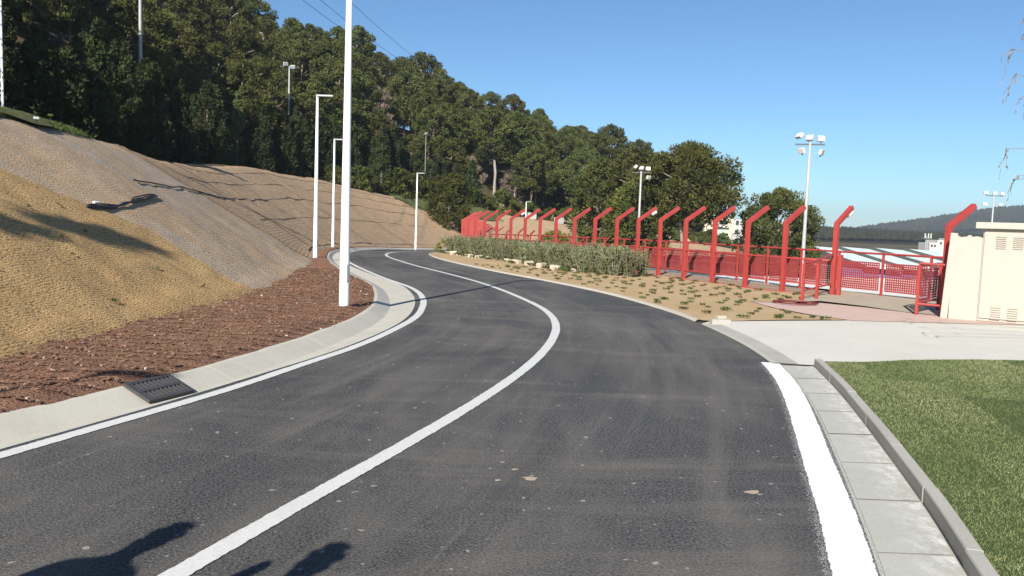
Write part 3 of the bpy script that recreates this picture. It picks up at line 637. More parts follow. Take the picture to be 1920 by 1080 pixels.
# mat seam wires / drip pipes along the contour
def contour_pipe(s0, s1, frac, rad, wob, label, cat='pipe', group=None, ds=.5, lift=.05):
    s = np.arange(s0, s1, ds); p, _ = toe_at(s); w = hs_of(p[:, 1]) / GR; d = w * frac + wob * 2 * fbm(s, s * 0 + frac * 30, .35, 3)
    x, y, z = slope_pt(s, d); o = MB().tube(np.stack([x, y, z + lift * .45 + .015 * vnoise(s, s, 1.3)], -1).tolist(), rad, 5).build('irrigation_pipe', M['pipe'], smooth=True)
    return tag(o, label, cat, group)
contour_pipe(s_of_y(20.2), s_of_y(86), .60, .020, .10, 'black pipe running across the slope at mid height behind the lamp posts')
contour_pipe(s_of_y(33), s_of_y(88), .78, .013, .06, 'black pipe across the far slope, second line below the trees')
contour_pipe(s_of_y(40), s_of_y(90), .92, .013, .05, 'black pipe across the far slope, top line just below the trees')
contour_pipe(s_of_y(34), s_of_y(84), .37, .013, .06, 'black pipe across the far slope, third line from the trees')
contour_pipe(s_of_y(31.5), s_of_y(80), .05, .02, .08, 'black pipe lying along the foot of the far slope behind the road bend')
cb = thing('hose_bundle', 'bundle of black hoses lying on the slope at the edge of the ochre mat', 'hose')
def slope_poly(pts, rad, name, parent, lift=.06):
    P = catmull(pts, .15); s = P[:, 0]; d = P[:, 1]; x, y, z = slope_pt(s, d)
    return MB().tube(np.stack([x, y, z + lift + .03 * fbm(s, d, 2, 2)], -1).tolist(), rad, 6).build(name, M['pipe'], parent, smooth=True)
for k in range(3):
    slope_poly([(s_of_y(14.5) + .1 * k, 2.66 + .04 * k), (s_of_y(15.4), 2.66 + .06 * k), (s_of_y(16.3), 2.74 - .02 * k + .05), (s_of_y(17.6), 2.92 + .05 * k), (s_of_y(19.5), 3.14 + .03 * k)], .016 if k else .024, 'hose', cb, .05)
MB().box((-7.84, 15.0, 1.76), (.16, .05, .03), rz=1.5, rx=.4).build('tie_label', M['white'], cb)
for k, (px, py) in enumerate([(-11.2, 18.8), (-12.15, 21.0)]):
    t_ = thing('sprinkler', ['small grey sprinkler head on a stake high on the tan slope', 'small green sprinkler box beside the grass crest of the slope'][k], 'sprinkler', (px, py, Hp(px, py)))
    MB().tube([(0, 0, -.1), (0, 0, .18)], .012, 6).build('stake', M['pipe'], t_); MB().box((0, 0, .2), (.12, .09, .06), rz=.4).build('head', M['lum'] if k == 0 else M['bush'], t_, bevel=.012)
# grass at the crest on the left, green tongue at the far end, rock outcrops
def slope_patch(name, s0, s1, f0, f1, material, lift=.06, ds=.3, bushy=0, kind='structure'):
    n = int((s1 - s0) / ds); Sg, K = np.meshgrid(np.linspace(s0, s1, n), np.linspace(0, 1, 10)); p, _ = toe_at(Sg); w = hs_of(p[..., 1]) / GR
    taper = np.clip(np.minimum(Sg - s0, s1 - Sg) / 3.0, .02, 1); mid = (f0 + f1) / 2; Dg = w * mid + w * (f1 - f0) * (K - .5) * taper + .5 * vnoise(Sg, K * 3, .9) * taper
    X, Y, Z = slope_pt(Sg, Dg); Z = Z + lift + bushy * (fbm(Sg, Dg, 2.2, 3) + .3) * np.sin(np.pi * K); ix = np.arange(Sg.size).reshape(Sg.shape)
    return tag(raw(name, np.stack([X, Y, Z], -1).reshape(-1, 3), np.stack([ix[:-1, :-1], ix[1:, :-1], ix[1:, 1:], ix[:-1, 1:]], -1).reshape(-1, 4).tolist(), material, smooth=True), kind=kind)
def tufts(name, s0, s1, f0, f1, n, h, material):
    s = rng.uniform(s0, s1, n); f = rng.uniform(f0, f1, n); p, _ = toe_at(s); x, y, z = slope_pt(s, f * hs_of(p[:, 1]) / GR); hh = rng.uniform(.4, 1, n) * h; a = rng.uniform(0, 6.28, n); w = hh * .12; l = rng.normal(0, .35, (n, 2)) * hh[:, None]
    T = np.stack([np.c_[x + w * np.cos(a), y + w * np.sin(a), z], np.c_[x - w * np.cos(a), y - w * np.sin(a), z], np.c_[x + l[:, 0], y + l[:, 1], z + hh]], 1); return tag(tris(name, T, material), kind='stuff')
slope_patch('crest_grass', s_of_y(6), s_of_y(24), .93, 1.35, M['grass_far'], .10, bushy=.10); tufts('grass_tufts', s_of_y(8), s_of_y(24), .94, 1.3, 24000, .15, M['slim'])
slope_patch('bank_grass', s_of_y(86), s_of_y(102), .72, 1.15, M['grass_far'], .15, bushy=.5); tufts('bank_grass_tufts', s_of_y(87), s_of_y(101), .74, 1.1, 4000, .4, M['slim'])
for (a, b) in ((103, 108), (112, 119), (124, 133), (137, 146)): slope_patch('rock_face', s_of_y(a), s_of_y(b), 1.0, 1.5, M['rock'], .3, bushy=1.8)

# ------------------------------------------------------------------ street lamps
def tapered_pole(mb, h, r0, r1, n=14): return mb.tube([(0, 0, -.15), (0, 0, .02), (0, 0, h * .5), (0, 0, h)], [r0, r0, (r0 + r1) / 2, r1], n)
def lamp(loc, label, rz=0.):
    t_ = thing('street_lamp', label, 'street lamp', loc, rz, 'white street lamps along the outer edge of the road')
    tapered_pole(MB(), 5.85, .088, .042).build('pole', M['white'], t_, smooth=True)
    MB().tube([(0, 0, 5.80), (0, 0, 5.93)], .05, 12).build('pole_cap', M['white'], t_)
    MB().box((.27, 0, 5.90), (.60, .17, .055)).build('luminaire', M['lum'], t_, bevel=.012)
    MB().tube([(0, 0, -.05), (0, 0, .05)], .105, 14).build('base_collar', M['lum'], t_)
    MB().box((.02, -.086, .62), (.075, .012, .30)).build('access_hatch', M['white'], t_)
    return t_
L0 = lamp((-2.83, 13.42, .10), 'nearest tall white street lamp rising from the brown mulch beside the road')
for x, y, z, lb in [(-7.22, 29.1, .05, 'white street lamp second nearest, at the edge of the mulch beyond the near lamp'),
                  (-10.0, 44.2, -.05, 'white street lamp third along, at the foot of the far slope left of the bend'),
                  (-7.62, 62.2, -.70, 'white street lamp standing alone before the middle of the far netted slope'),
                  (1.35, 95, -1.75, 'white street lamp seen behind the leftmost red posts'),
                  (17, 140, -3.0, 'distant white lamp behind the middle red posts below the pines'),
                  (36, 195, -3.6, 'most distant white lamp between red posts below the big pine'),
                  (-6.75, -2.0, .1, 'white street lamp outside the frame whose thin shadow lies over the mulch'),
                  (-7.0, 112, None, 'small white lamp on the bank beside the bushy tree behind the far slope')]:
    dup(L0, (x, y, z if z is not None else Hp(x, y) - 1.5), 0, lb)

# ------------------------------------------------------------------ floodlight masts
def mast(loc, h, label, lamps, r0=.11, rz=0., sc=1.):
    t_ = thing('floodlight_mast', label, 'floodlight mast', loc, rz)
    tapered_pole(MB(), h, r0, r0 * .6, 10).build('pole', M['galv'], t_, smooth=True)
    if lamps:
        b = MB().box((0, 0, h - .1 * sc), (1.5 * sc, .08 * sc, .08 * sc)); b.build('crossarm', M['hdark'], t_)
        for (x, z, a, tilt) in lamps:
            f = MB().box((0, 0, 0), (.46, .20, .36)).build('floodlight', M['lampface'], t_, bevel=.04); f.location = (x * sc, -.12 * sc, h + z * sc); f.rotation_euler = (tilt, 0, a); f.scale = (sc * .86,) * 3
            MB().box((0, -.106, 0), (.40, .012, .30)).build('lens', M['glass'], f)
            MB().box((0, 0, -.22), (.06, .06, .14)).build('bracket', M['hdark'], f)
    return t_
FL = [(-.55, .22, .3, .15), (.02, .26, -.5, .5), (.55, .38, -.9, .7), (-.62, -.5, 1.1, -.3), (.40, -.42, -.8, -.35)]
mast((18.15, 50, Hp(18.15, 50)), 7.2 - Hp(18.15, 50), 'tall grey floodlight mast with five lamps standing before the sky right of the pines', FL, .13, 2.9, 1.15)
mast((12.45, 80, Hp(12.45, 80)), 7.15 - Hp(12.45, 80), 'grey floodlight mast with four white lamps in front of the big pines', FL[:4], .14, 2.7, 1.2)
mast((71.5, 120, Hp(71.5, 120)), 8.2 - Hp(71.5, 120), 'distant floodlight mast with dark lamp heads above the cream cabinet', [(-.85, .1, .2, .2), (-.1, .15, 0, .1), (.75, .2, -.1, .1), (-.75, -.95, .3, 0), (.75, -.95, -.2, 0)], .16, 3.1, 1.5)
mast((-25.5, 90, Hp(-25.5, 90)), 18.1 - Hp(-25.5, 90), 'floodlight mast with a white lamp pair among the trees on the hill', [(-.3, .1, .2, .2), (.3, -.1, -.3, .1)], .12, .3, 1.3)
mast((-28.0, 60, Hp(-28.0, 60)), 22, 'thin grey mast rising out of the top of the picture from the dark trees', None, .14)
mast((-11.3, 100, Hp(-11.3, 100) - 1), 9.5, 'mast with one small white lamp among the trees behind the lone lamp post', [(0, .1, .2, .2)], .035, .3, .8)
# lattice tower at the left crest
lx, ly = -15.55, 24.0; lt = thing('lattice_tower', 'white lattice mast on the grassy slope crest at the left edge', 'lattice mast', (lx, ly, Hp(lx, ly) - .3), .25)
LH = 11.5; a = .17
for sx in (-a, a):
    for sy in (-a, a): MB().tube([(sx, sy, 0), (sx * .8, sy * .8, LH)], .032, 6).build('leg', M['white'], lt)
cell = .48; nb = int(LH / cell)
for (p, q) in (((-a, -a), (a, -a)), ((a, -a), (a, a)), ((a, a), (-a, a)), ((-a, a), (-a, -a))):
    mb = MB()
    for k in range(nb):
        f0 = 1 - .2 * k / nb; f1 = 1 - .2 * (k + 1) / nb; A_, B_ = (p, q) if k % 2 else (q, p); mb.tube([(A_[0] * f0, A_[1] * f0, k * cell), (B_[0] * f1, B_[1] * f1, (k + 1) * cell)], .011, 5)
    mb.build('bracing', M['white'], lt)
mb = MB()
for k in range(6): mb.box((.7 * math.cos(k * 1.05), .7 * math.sin(k * 1.05), LH + .1), (.45, .35, .4), rz=k * 1.05)
mb.box((0, 0, LH - .1), (1.5, 1.5, .06)); mb.build('floodlight_ring', M['lampface'], lt)

# ------------------------------------------------------------------ red walkway
def zwalk(x, y): return float(zb(y)) + .05 - .75 * float(smooth(-1, 9, x) * smooth(58, 72, y))
TAN = normals(WALK)
def walk_dir(x, y):
    i = int(np.argmin((WALK[:, 0] - x) ** 2 + (WALK[:, 1] - y) ** 2)); return TAN[i]          # left normal
protoA = thing('red_post', 'x', 'post'); MB().sweep([(0, 0, -.25), (0, 0, 1.84), (.70, 0, 2.29)], .108, .112).build('post', M['red'], protoA, bevel=.006)
MB().box((0, 0, -.02), (.24, .24, .03)).build('base_plate', M['red'], protoA)
def add_flood(root):
    f = MB().box((0, 0, 0), (.22, .16, .09)).build('floodlight', M['lampface'], root, bevel=.02); f.location = (.60, 0, 2.11); f.rotation_euler = (0, -.55, 0)
    MB().box((0, 0, -.048), (.17, .12, .008)).build('lens', M['glass'], f)
G1 = 'cranked red posts along the walkway'
marks = {0: 'red cranked post with a floodlight under its tip beside the entrance ramp of the walkway', 1: 'red cranked post without lamp, next left of the entrance ramp post', 2: 'red cranked post standing before the right pine, third of the row from the entrance', 3: 'red cranked post left of the right pine, fourth from the entrance', 4: 'red cranked post before the cream flats, fifth from the entrance', 5: 'red cranked post beside the right end of the oleander hedge', 6: 'red cranked post with a white floodlight, seen above the right end of the hedge', 13: 'red cranked post with a floodlight above the left half of the hedge'}
ORD = ['first', 'second', 'third', 'fourth', 'fifth', 'sixth', 'seventh', 'eighth', 'ninth', 'tenth', 'eleventh', 'twelfth', 'thirteenth', 'fourteenth', 'fifteenth', 'sixteenth', 'seventeenth', 'eighteenth', 'nineteenth', 'twentieth']
for i, (x, y) in enumerate(NEAR_POSTS):
    nn = -walk_dir(x, y); rz = math.atan2(nn[1], nn[0]); lb = marks.get(i, f'{ORD[i]} red cranked post counted from the entrance ramp, rising behind the hedge' if i < 20 else '')
    if i == 0:
        o = protoA; o.location = (x, y, zwalk(x, y)); o.rotation_euler = (0, 0, rz); o['label'] = lb; o['group'] = G1
    else: o = dup(protoA, (x, y, zwalk(x, y)), rz, lb, G1)
o = dup(protoA, (8.92, 16.42, .03), .42, 'nearest red cranked post, half shaded behind the cream cabinet', G1)
far = WALK[WALK[:, 1] > 46.5]; far = resample(far, 1.5)
for i, p in enumerate(far):
    nn = -walk_dir(*p); dup(protoA, (p[0], p[1], zwalk(*p)), math.atan2(nn[1], nn[0]), 'small red cranked post on the far stretch of the walkway behind the hedge', 'distant cranked red posts beyond the hedge')
for o in list(COL.objects):          # three of the near row carry floodlights
    if o.name.startswith('red_post') and 'floodlight' in o.get('label', ''): add_flood(o)
# front guard rail between the posts
fr = thing('guard_rail', 'low red two bar rail joining the front row of cranked posts', 'guard rail')
Wn = [Vector((x, y, zwalk(x, y))) for x, y in NEAR_POSTS]; Wf = [Vector((p[0], p[1], zwalk(*p))) for p in far]
for hgt, r in ((.90, .024), (.26, .020)):
    MB().tube([p + Vector((0, 0, hgt)) for p in Wn + Wf], r, 7).build('rail', M['red'], fr, smooth=True)
# rear railing with perforated panels
rear = [Vector((WALK[i, 0], WALK[i, 1], 0)) - Vector((*TAN[i], 0)) * 1.55 for i in range(len(WALK)) if WALK[i, 1] > 21.0]
rear = np.array([[10.75, 18.2], [10.15, 19.55], [9.55, 20.75], [8.95, 21.75]] + [[p.x, p.y] for p in rear if p.y > 22.6]); rear = relax(catmull(rear[::1], .4), 3)
nearr = resample(rear[rear[:, 1] < 47], 1.36); farr = rear[rear[:, 1] >= 46.5]
rr = thing('panel_railing', 'red railing of perforated square hole panels along the back of the walkway', 'railing')
hz = lambda x, y: zwalk(x, y) + .02
for hgt in (1.09,):
    MB().tube([(p[0], p[1], hz(*p) + hgt) for p in list(nearr) + list(resample(farr, 2.4))], .028, 7).build('handrail', M['red'], rr, smooth=True)
pw, ph, nh, mh = 1.18, .74, 18, 12
def perforated(name, parent):
    V = []; F = []; cols = 2 * nh + 1; rws = 2 * mh + 1; m_ = .02; cw = (pw - 2 * m_) / nh; chh = (ph - 2 * m_) / mh
    xs = [0]; zs = [0]
    for k in range(nh): xs += [m_ + cw * k + cw * .29, m_ + cw * k + cw * .71]
    xs += [pw]
    for k in range(mh): zs += [m_ + chh * k + chh * .29, m_ + chh * k + chh * .71]
    zs += [ph]
    for z_ in zs:
        for x_ in xs: V.append((x_ - pw / 2, 0, z_))
    nxx = len(xs)
    for j in range(len(zs) - 1):
        for i in range(nxx - 1):
            if i % 2 and j % 2: continue
            F.append((j * nxx + i, j * nxx + i + 1, (j + 1) * nxx + i + 1, (j + 1) * nxx + i))
    return raw(name, V, F, M['redpanel'], parent)
pp = None; rpost = None
for i in range(len(nearr)):
    x, y = nearr[i]
    if rpost is None: rpost = MB().box((0, 0, .50), (.05, .05, 1.16)).build('upright', M['red'], rr); o = rpost
    else: o = rpost.copy(); COL.objects.link(o)
    d = nearr[min(i + 1, len(nearr) - 1)] - nearr[max(i - 1, 0)]; o.location = (x, y, hz(x, y)); o.rotation_euler = (0, 0, math.atan2(d[1], d[0]))
    if i < len(nearr) - 1:
        q = (nearr[i] + nearr[i + 1]) / 2; d = nearr[i + 1] - nearr[i]
        if pp is None: pp = perforated('perforated_panel', rr); o = pp
        else: o = pp.copy(); COL.objects.link(o)
        o.location = (q[0], q[1], hz(*q) + .12); z1, z2 = hz(*nearr[i]), hz(*nearr[i + 1]); o.rotation_euler = (0, -math.atan2(z2 - z1, np.linalg.norm(d)), math.atan2(d[1], d[0]))
# side return by the cabinet with one panel, and the short entrance handrail
sr = thing('side_railing', 'short red railing with one perforated panel beside the cream cabinet', 'railing')
A0, B0 = Vector((8.42, 16.50, .035)), Vector((9.60, 17.75, .05))
for p in (A0, A0.lerp(B0, .85)): MB().box((p.x, p.y, .52), (.055, .055, 1.08), rz=.8).build('upright', M['red'], sr)
for hgt in (1.02, .24): MB().tube([A0 + Vector((.0, 0, hgt)), B0 + Vector((0, 0, hgt))], .025, 7).build('rail', M['red'], sr)
for hgt in (1.06, .22): MB().tube([A0 + Vector((.0, 0, hgt)), Vector((8.98, 16.10, hgt + .02))], .025, 7).build('rail', M['red'], sr)
o = pp.copy(); COL.objects.link(o); o.parent = sr; q = A0.lerp(B0, .42); o.location = (q.x, q.y, .27); o.rotation_euler = (0, 0, math.atan2((B0 - A0).y, (B0 - A0).x)); o.scale = (.98, 1, .95)
hr = thing('entrance_handrail', 'short red handrail leading up to the floodlit red post at the ramp', 'handrail')
e0, e1, e2 = Vector((6.78, 18.55, .03)), Vector((7.30, 19.05, .035)), Vector((8.15, 20.35, .06))
for p in (e0, e1): MB().box((p.x, p.y, .45), (.06, .06, .95), rz=.8).build('upright', M['red'], hr)
MB().tube([e0 + Vector((0, 0, .92)), e1 + Vector((0, 0, .97)), e2 + Vector((0, 0, 1.07))], .026, 7).build('rail', M['red'], hr); MB().tube([e0 + Vector((0, 0, .26)), e2 + Vector((0, 0, .30))], .022, 7).build('rail', M['red'], hr)
MB().box((8.36, 20.36, .55), (.09, .09, 1.12), rz=.8).build('upright', M['red'], hr)
# deck boards
dk = tag(bpy.data.objects.new('walkway', None), kind='structure'); COL.objects.link(dk)
Wd = resample(WALK[WALK[:, 1] < 46], .155); Nd = -normals(Wd); board = None
for i, p in enumerate(Wd[:230]):
    if i > 200: break
    if board is None: board = MB().box((.70, 0, 0), (1.62, .142, .03)).build('deck_board', M['dredge'], dk, bevel=.004); o = board
    else: o = board.copy(); COL.objects.link(o)
    nn = Nd[i]; o.location = (p[0], p[1], zwalk(*p) - .02 + random.uniform(-.002, .002)); o.rotation_euler = (0, 0, math.atan2(nn[1], nn[0]))
mb = MB(); mb.sweep([(p[0] - n_[0] * .14, p[1] - n_[1] * .14, zwalk(*p) - .05) for p, n_ in zip(Wd[::6], Nd[::6])], .05, .12) if False else None
for dd in (-.14,):
    pts = [(p[0] + n_[0] * dd, p[1] + n_[1] * dd, zwalk(*p) - .045) for p, n_ in zip(Wd[::6], Nd[::6])]
    MB().tube(pts, .045, 4).build('edge_beam', M['red'], dk)
hs_ = tag(MB().tube([(6.42 + (.48 + .04 * math.sin(a * 1.7)) * math.cos(a), 18.0 + (.36 + .05 * math.cos(a * 1.3)) * math.sin(a), .055 + .006 * a / 6.28) for a in np.linspace(0, 6.28 * 2.4, 60)], .014, 6).build('hose', M['hose'], smooth=True), 'dark red hose coiled on the pink pavement by the handrail', 'hose')

# ------------------------------------------------------------------ cream cabinet
ox, oy = 9.21, 15.70; CR = math.atan2(-.60, .80)
cb = thing('utility_cabinet', 'cream rendered utility cabinet with slotted metal doors and an overhanging top slab', 'cabinet', (ox, oy, .03), CR)
MB().box((1.0, .36, .90), (2.0, .70, 1.80)).build('body', M['cream'], cb, bevel=.006)
MB().box((.94, .33, 1.874), (2.14, .90, .125)).build('roof_slab', M['cream'], cb, bevel=.012)
MB().box((.03, .02, 1.79), (.09, .10, .04)).build('roof_corbel', M['cream'], cb)
def cab_door(x0, x1):
    d_ = MB().box(((x0 + x1) / 2, -.004, .93), (x1 - x0 - .012, .03, 1.74)).build('door', M['cream'], cb, bevel=.003)
    for vx in (x0 + .29, x0 + .575):
        for vz, slats in ((1.545, 7), (.17, 6)):
            v_ = MB()
            for k in range(slats):
                z_ = vz - .11 + .22 * k / (slats - 1); v_.box((vx, -.028, z_), (.165, .024, .012), rx=-.75)
            v_.build('vent_louvre', M['cream'], d_)
            g_ = MB().box((vx, -.0195, vz), (.15, .003, .21)).build('vent_slot', M['cream'], d_)
    return d_
d1 = cab_door(.02, .84); MB().box((.80, -.035, 1.0), (.025, .04, .14)).build('handle', M['galv'], d1)
cab_door(.86, 1.66)
pl = thing('rendered_pier', 'rough topped cream rendered pier built against the left side of the cabinet', 'pier', (ox, oy, .03), CR)
V = []; nseg = 14
for k in range(nseg + 1):
    x = -.50 + .497 * k / nseg; tz = 1.66 + .035 * random.uniform(-1, 1) - .02 * (k > 9)
    V += [(x, -.01, -.05), (x, -.01, tz), (x, .45, tz + .02 * random.uniform(-1, 1)), (x, .45, -.05)]
F = [(k * 4 + j, k * 4 + j + 1, k * 4 + 5 + j, k * 4 + 4 + j) for k in range(nseg) for j in range(3)] + [(0, 1, 2, 3), tuple(range(nseg * 4, nseg * 4 + 4))[::-1]]
raw('pier_wall', V, F, M['cream'], pl)
MB().sweep([(-.585, .03, -.03), (-.545, .03, .9), (-.505, .03, 1.71)], .10, .13).build('corner_trim', M['cream'], pl, bevel=.02)

# ------------------------------------------------------------------ small things on the ground
br = thing('broken_kerb', 'broken concrete kerb stub with a yellowish stone on top at the corner of the sand bed', 'kerb stub', (3.62, 13.72, .02))
MB().box((0, 0, .04), (.34, .14, .09), rz=.15).build('stub', M['kerb'], br, bevel=.008)
sb = MB().box((0, 0, 0), (.17, .10, .06), rz=.3).build('stone', M['stone'], br, bevel=.012); sb.location = (.02, .03, .115)
for (x, y, s) in ((.16, 5.04, .042), (1.56, 4.92, .04), (.06, 5.22, .02), (-.05, 4.98, .018)):
    bm = bmesh.new(); bmesh.ops.create_circle(bm, cap_ends=True, radius=s, segments=30)
    ph = [random.uniform(0, 6.28) for _ in range(4)]
    for v_ in bm.verts: an = math.atan2(v_.co.y, v_.co.x); q = .8 + .16 * math.sin(2 * an + ph[0]) + .12 * math.sin(3 * an + ph[1]) + .08 * math.sin(5 * an + ph[2]) + random.uniform(-.05, .05); v_.co = Vector((v_.co.x * q * 1.5, v_.co.y * q, 0))
    me = bpy.data.meshes.new('mortar_spot'); bm.to_mesh(me); bm.free(); o = link('mortar_spot', me, M['tan']); o.location = (x, y, .0045); tag(o, kind='structure')

# ------------------------------------------------------------------ vegetation
def leaf_cloud(centres, radii, per, size, flat=1., elong=2.2, squash=.8):
    """separate small quads filling ellipsoid clumps, biased to the shell"""
    n = len(centres) * per; ci = np.repeat(np.arange(len(centres)), per); d = rng.normal(0, 1, (n, 3)); d /= np.linalg.norm(d, axis=1)[:, None]
    r = rng.random(n) ** .45; p = centres[ci] + d * (r * radii[ci])[:, None] * np.array([1, 1, squash]); s = size * rng.uniform(.6, 1.4, n)
    t1 = d + rng.normal(0, .7, (n, 3)) + np.array([0, 0, .35]); t1 /= np.linalg.norm(t1, axis=1)[:, None]; t2 = np.cross(t1, rng.normal(0, 1, (n, 3))); t2 /= np.linalg.norm(t2, axis=1)[:, None] + 1e-9
    a = t1 * (s * .5)[:, None]; b = t2 * (s * .5 / elong)[:, None]
    return np.stack([p - a - b * .6, p - a * .2 + b, p + a, p - a * .2 - b], 1)
def limb(mb, a, b, r0, r1, bend=.12, n=5):
    a, b = Vector(a), Vector(b); L = (b - a).length; o = Vector((random.uniform(-1, 1), random.uniform(-1, 1), random.uniform(0, .6))) * bend * L; pts = [a.lerp(b, k / n) + o * math.sin(math.pi * k / n) for k in range(n + 1)]
    mb.tube(pts, [r0 + (r1 - r0) * k / n for k in range(n + 1)], 6)
def make_pine(name, label, h, rad, foot, nclump, per, size, fmat, bmat, group=None, lean=.05, squash=.75, dead=False, ntr=1, cone=.55):
    t_ = thing(name, label, 'tree', (0, 0, 0), 0, group); mb = MB(); top = Vector((random.uniform(-1, 1) * lean * h, random.uniform(-1, 1) * lean * h, h * .9))
    for k in range(ntr):
        tp = top + Vector((random.uniform(-1, 1), random.uniform(-1, 1), 0)) * (rad * .5 if ntr > 1 else 0); tp.z *= .82 if ntr > 1 else .94; limb(mb, (k * .5 - .25 * (ntr - 1), k * .3, -.4), tp, .024 * h / ntr ** .4, .006 * h, .05, 7)
    C = []; Rr_ = []
    for k in range(nclump):
        f = (k + .5) / nclump; z = h * (foot + (1 - foot) * f); prof = math.sin(min(1, (f * .9 + .12)) * math.pi) ** cone * rad
        a = k * 2.4 + random.uniform(-.5, .5); rr_ = prof * random.uniform(.35, .95) ** .6; c = Vector((rr_ * math.cos(a), rr_ * math.sin(a), z)) + top * (z / h * .9) * Vector((1, 1, 0)).length * 0
        c.x += top.x * z / h; c.y += top.y * z / h; C.append(c); Rr_.append(rad * random.uniform(.24, .44) * (1 - .3 * f))
        if k % 2 == 0: limb(mb, (top.x * z / h * .8, top.y * z / h * .8, z - rad * random.uniform(.15, .4)), c, .0075 * h, .003 * h, .1, 4)
    mb.build('trunk', bmat, t_, smooth=True)
    tris('crown', leaf_cloud(np.array([tuple(c) for c in C]), np.array(Rr_), per, size, elong=2.6 if not dead else 6, squash=squash), fmat, t_)
    return t_
def make_cypress(name, label, h, rad, n, size, fmat, group=None, foot=.03, power=.7):
    t_ = thing(name, label, 'tree', (0, 0, 0), 0, group); limb(MBx := MB(), (0, 0, -.4), (0, 0, h * .8), .02 * h, .006 * h, .02, 4); MBx.build('trunk', M['bark'], t_)
    nc = int(n / 60); f = np.sort(rng.random(nc)); z = h * (foot + (1 - foot) * f); prof = rad * np.clip(1.05 - f, 0, 1) ** power * np.minimum(1, .55 + f * 4); a = rng.uniform(0, 6.28, nc); rr_ = prof * rng.random(nc) ** .4
    C = np.c_[rr_ * np.cos(a), rr_ * np.sin(a), z]; tris('crown', leaf_cloud(C, prof * .30 + .16, 60, size, elong=2.2, squash=1.5), fmat, t_); return t_

GP = 'pines of the wood covering the hill'; GC = 'dark conifers lining the foot of the wood'
PL = ['olive green pine in the dense wood covering the hillside']
pines = [make_pine('pine_tree', PL[0], 10.5, 3.0, .38, 40, 260, .36, M['pine'], M['bark'], GP, .06),
         make_pine('pine_tree', PL[0], 11.5, 2.7, .45, 36, 260, .36, M['pine'], M['bark'], GP, .08),
         make_pine('pine_tree', PL[0], 9.5, 3.3, .34, 42, 260, .36, M['pine'], M['bark'], GP, .05),
         make_pine('pine_tree', PL[0], 12.0, 3.2, .5, 36, 260, .36, M['pine'], M['bark_grey'], GP, .1),
         make_pine('pine_tree', PL[0], 8.5, 2.6, .25, 38, 240, .34, M['pine'], M['bark'], GP, .05)]
CL = 'dark bushy cypress in the shaded row at the foot of the wood'
cyps = [make_cypress('cypress_tree', CL, 7.5, 1.55, 5400, .30, M['cypress'], GC), make_cypress('cypress_tree', CL, 6.2, 1.8, 5400, .30, M['cypress'], GC, power=.55), make_cypress('cypress_tree', CL, 8.8, 1.4, 5400, .30, M['cypress'], GC, power=.8)]
used = {}
def place(protos, i, x, y, sc, sink=.2, label=None, group=None, z=None):
    p = protos[i % len(protos)]; z = Hp(x, y) - sink if z is None else z
    if p.name not in used: used[p.name] = 1; o = p; o.location = (x, y, z); o.scale = (sc,) * 3; o.rotation_euler = (0, 0, random.uniform(0, 6.28))
    else: o = dup(p, (x, y, z), random.uniform(0, 6.28), sc=sc)
    if label: o['label'] = label
    if group: o['group'] = group
    return o
# wood on the hill: jittered grid, only the part the picture can see
cand = []
yy = 26.
while yy < 215:
    st = np.interp(yy, [26, 90, 215], [4.3, 5.1, 6.4]); xx = -.72 * yy - 6
    while xx < .19 * yy + 8: cand.append((xx + random.uniform(-.4, .4) * st, yy + random.uniform(-.4, .4) * st)); xx += st
    yy += st
cand = np.array(cand); d_, ny_ = toe_dist(cand[:, 0], cand[:, 1]); w_ = hs_of(ny_) / GR
clear = ~((np.abs(cand[:, 0] + .346 * cand[:, 1]) < 1.9) & (cand[:, 1] < 75) & (cand[:, 1] > 40))
keep = clear & (d_ > w_ + np.interp(ny_, [0, 60, 90, 110, 150], [11.5, 10, 6, 4.5, 4])) & (d_ < w_ + 75); cand = cand[keep]; d_ = d_[keep] - w_[keep]; ny_ = ny_[keep]
o_ = np.argsort(cand[:, 1] + .0 * d_); print('CAND', len(o_))
if len(o_) > 292: o_ = np.sort(rng.choice(o_, 292, replace=False, p=(lambda q: q / q.sum())((.6 + 1.2 * smooth(-.12, .12, cand[o_, 0] / cand[o_, 1])) / (60 + cand[o_, 1]))))
print('PINES', len(o_))
for k, i in enumerate(o_):
    x, y = cand[i]; place(pines, random.randrange(5), x, y, random.uniform(.80, 1.12) * float(np.interp(y, [30, 100, 140, 200], [.8, 1.0, 1.1, 1.15])))
nc = 0
s = s_of_y(14.)
while s < s_of_y(100):
    p, nn = toe_at(np.array(s)); y = float(p[1]); w = float(hs_of(y)) / GR
    for row in range(2):
        d = w + np.interp(y, [14, 30, 60, 85, 100], [6.5, 5.5, 4.5, 3.2, 2.6]) + row * 3.0 + random.uniform(-.8, .8); q = p + nn * d
        if abs(q[0] + .346 * q[1]) < 1.5 and q[1] < 75: continue
        place(cyps, random.randrange(3), float(q[0]) + random.uniform(-.5, .5), float(q[1]), random.uniform(.65, 1.0) * float(np.interp(y, [14, 40, 90], [.62, .85, 1.0]))); nc += 1
    s += random.uniform(1.7, 2.5)
print('CYP', nc)
GU = 'shrubs of the undergrowth along the wood edge'
ub = [make_pine('undergrowth_shrub', 'dense olive shrub in the undergrowth along the wood edge above the far bank', hh_, rr_, .02, 26, 120, .30, mm_, M['bark'], GU, cone=.35) for hh_, rr_, mm_ in ((2.6, 1.7, M['bush']), (2.0, 1.5, M['pine']), (3.2, 1.8, M['pine_big']))]
s = s_of_y(80.)
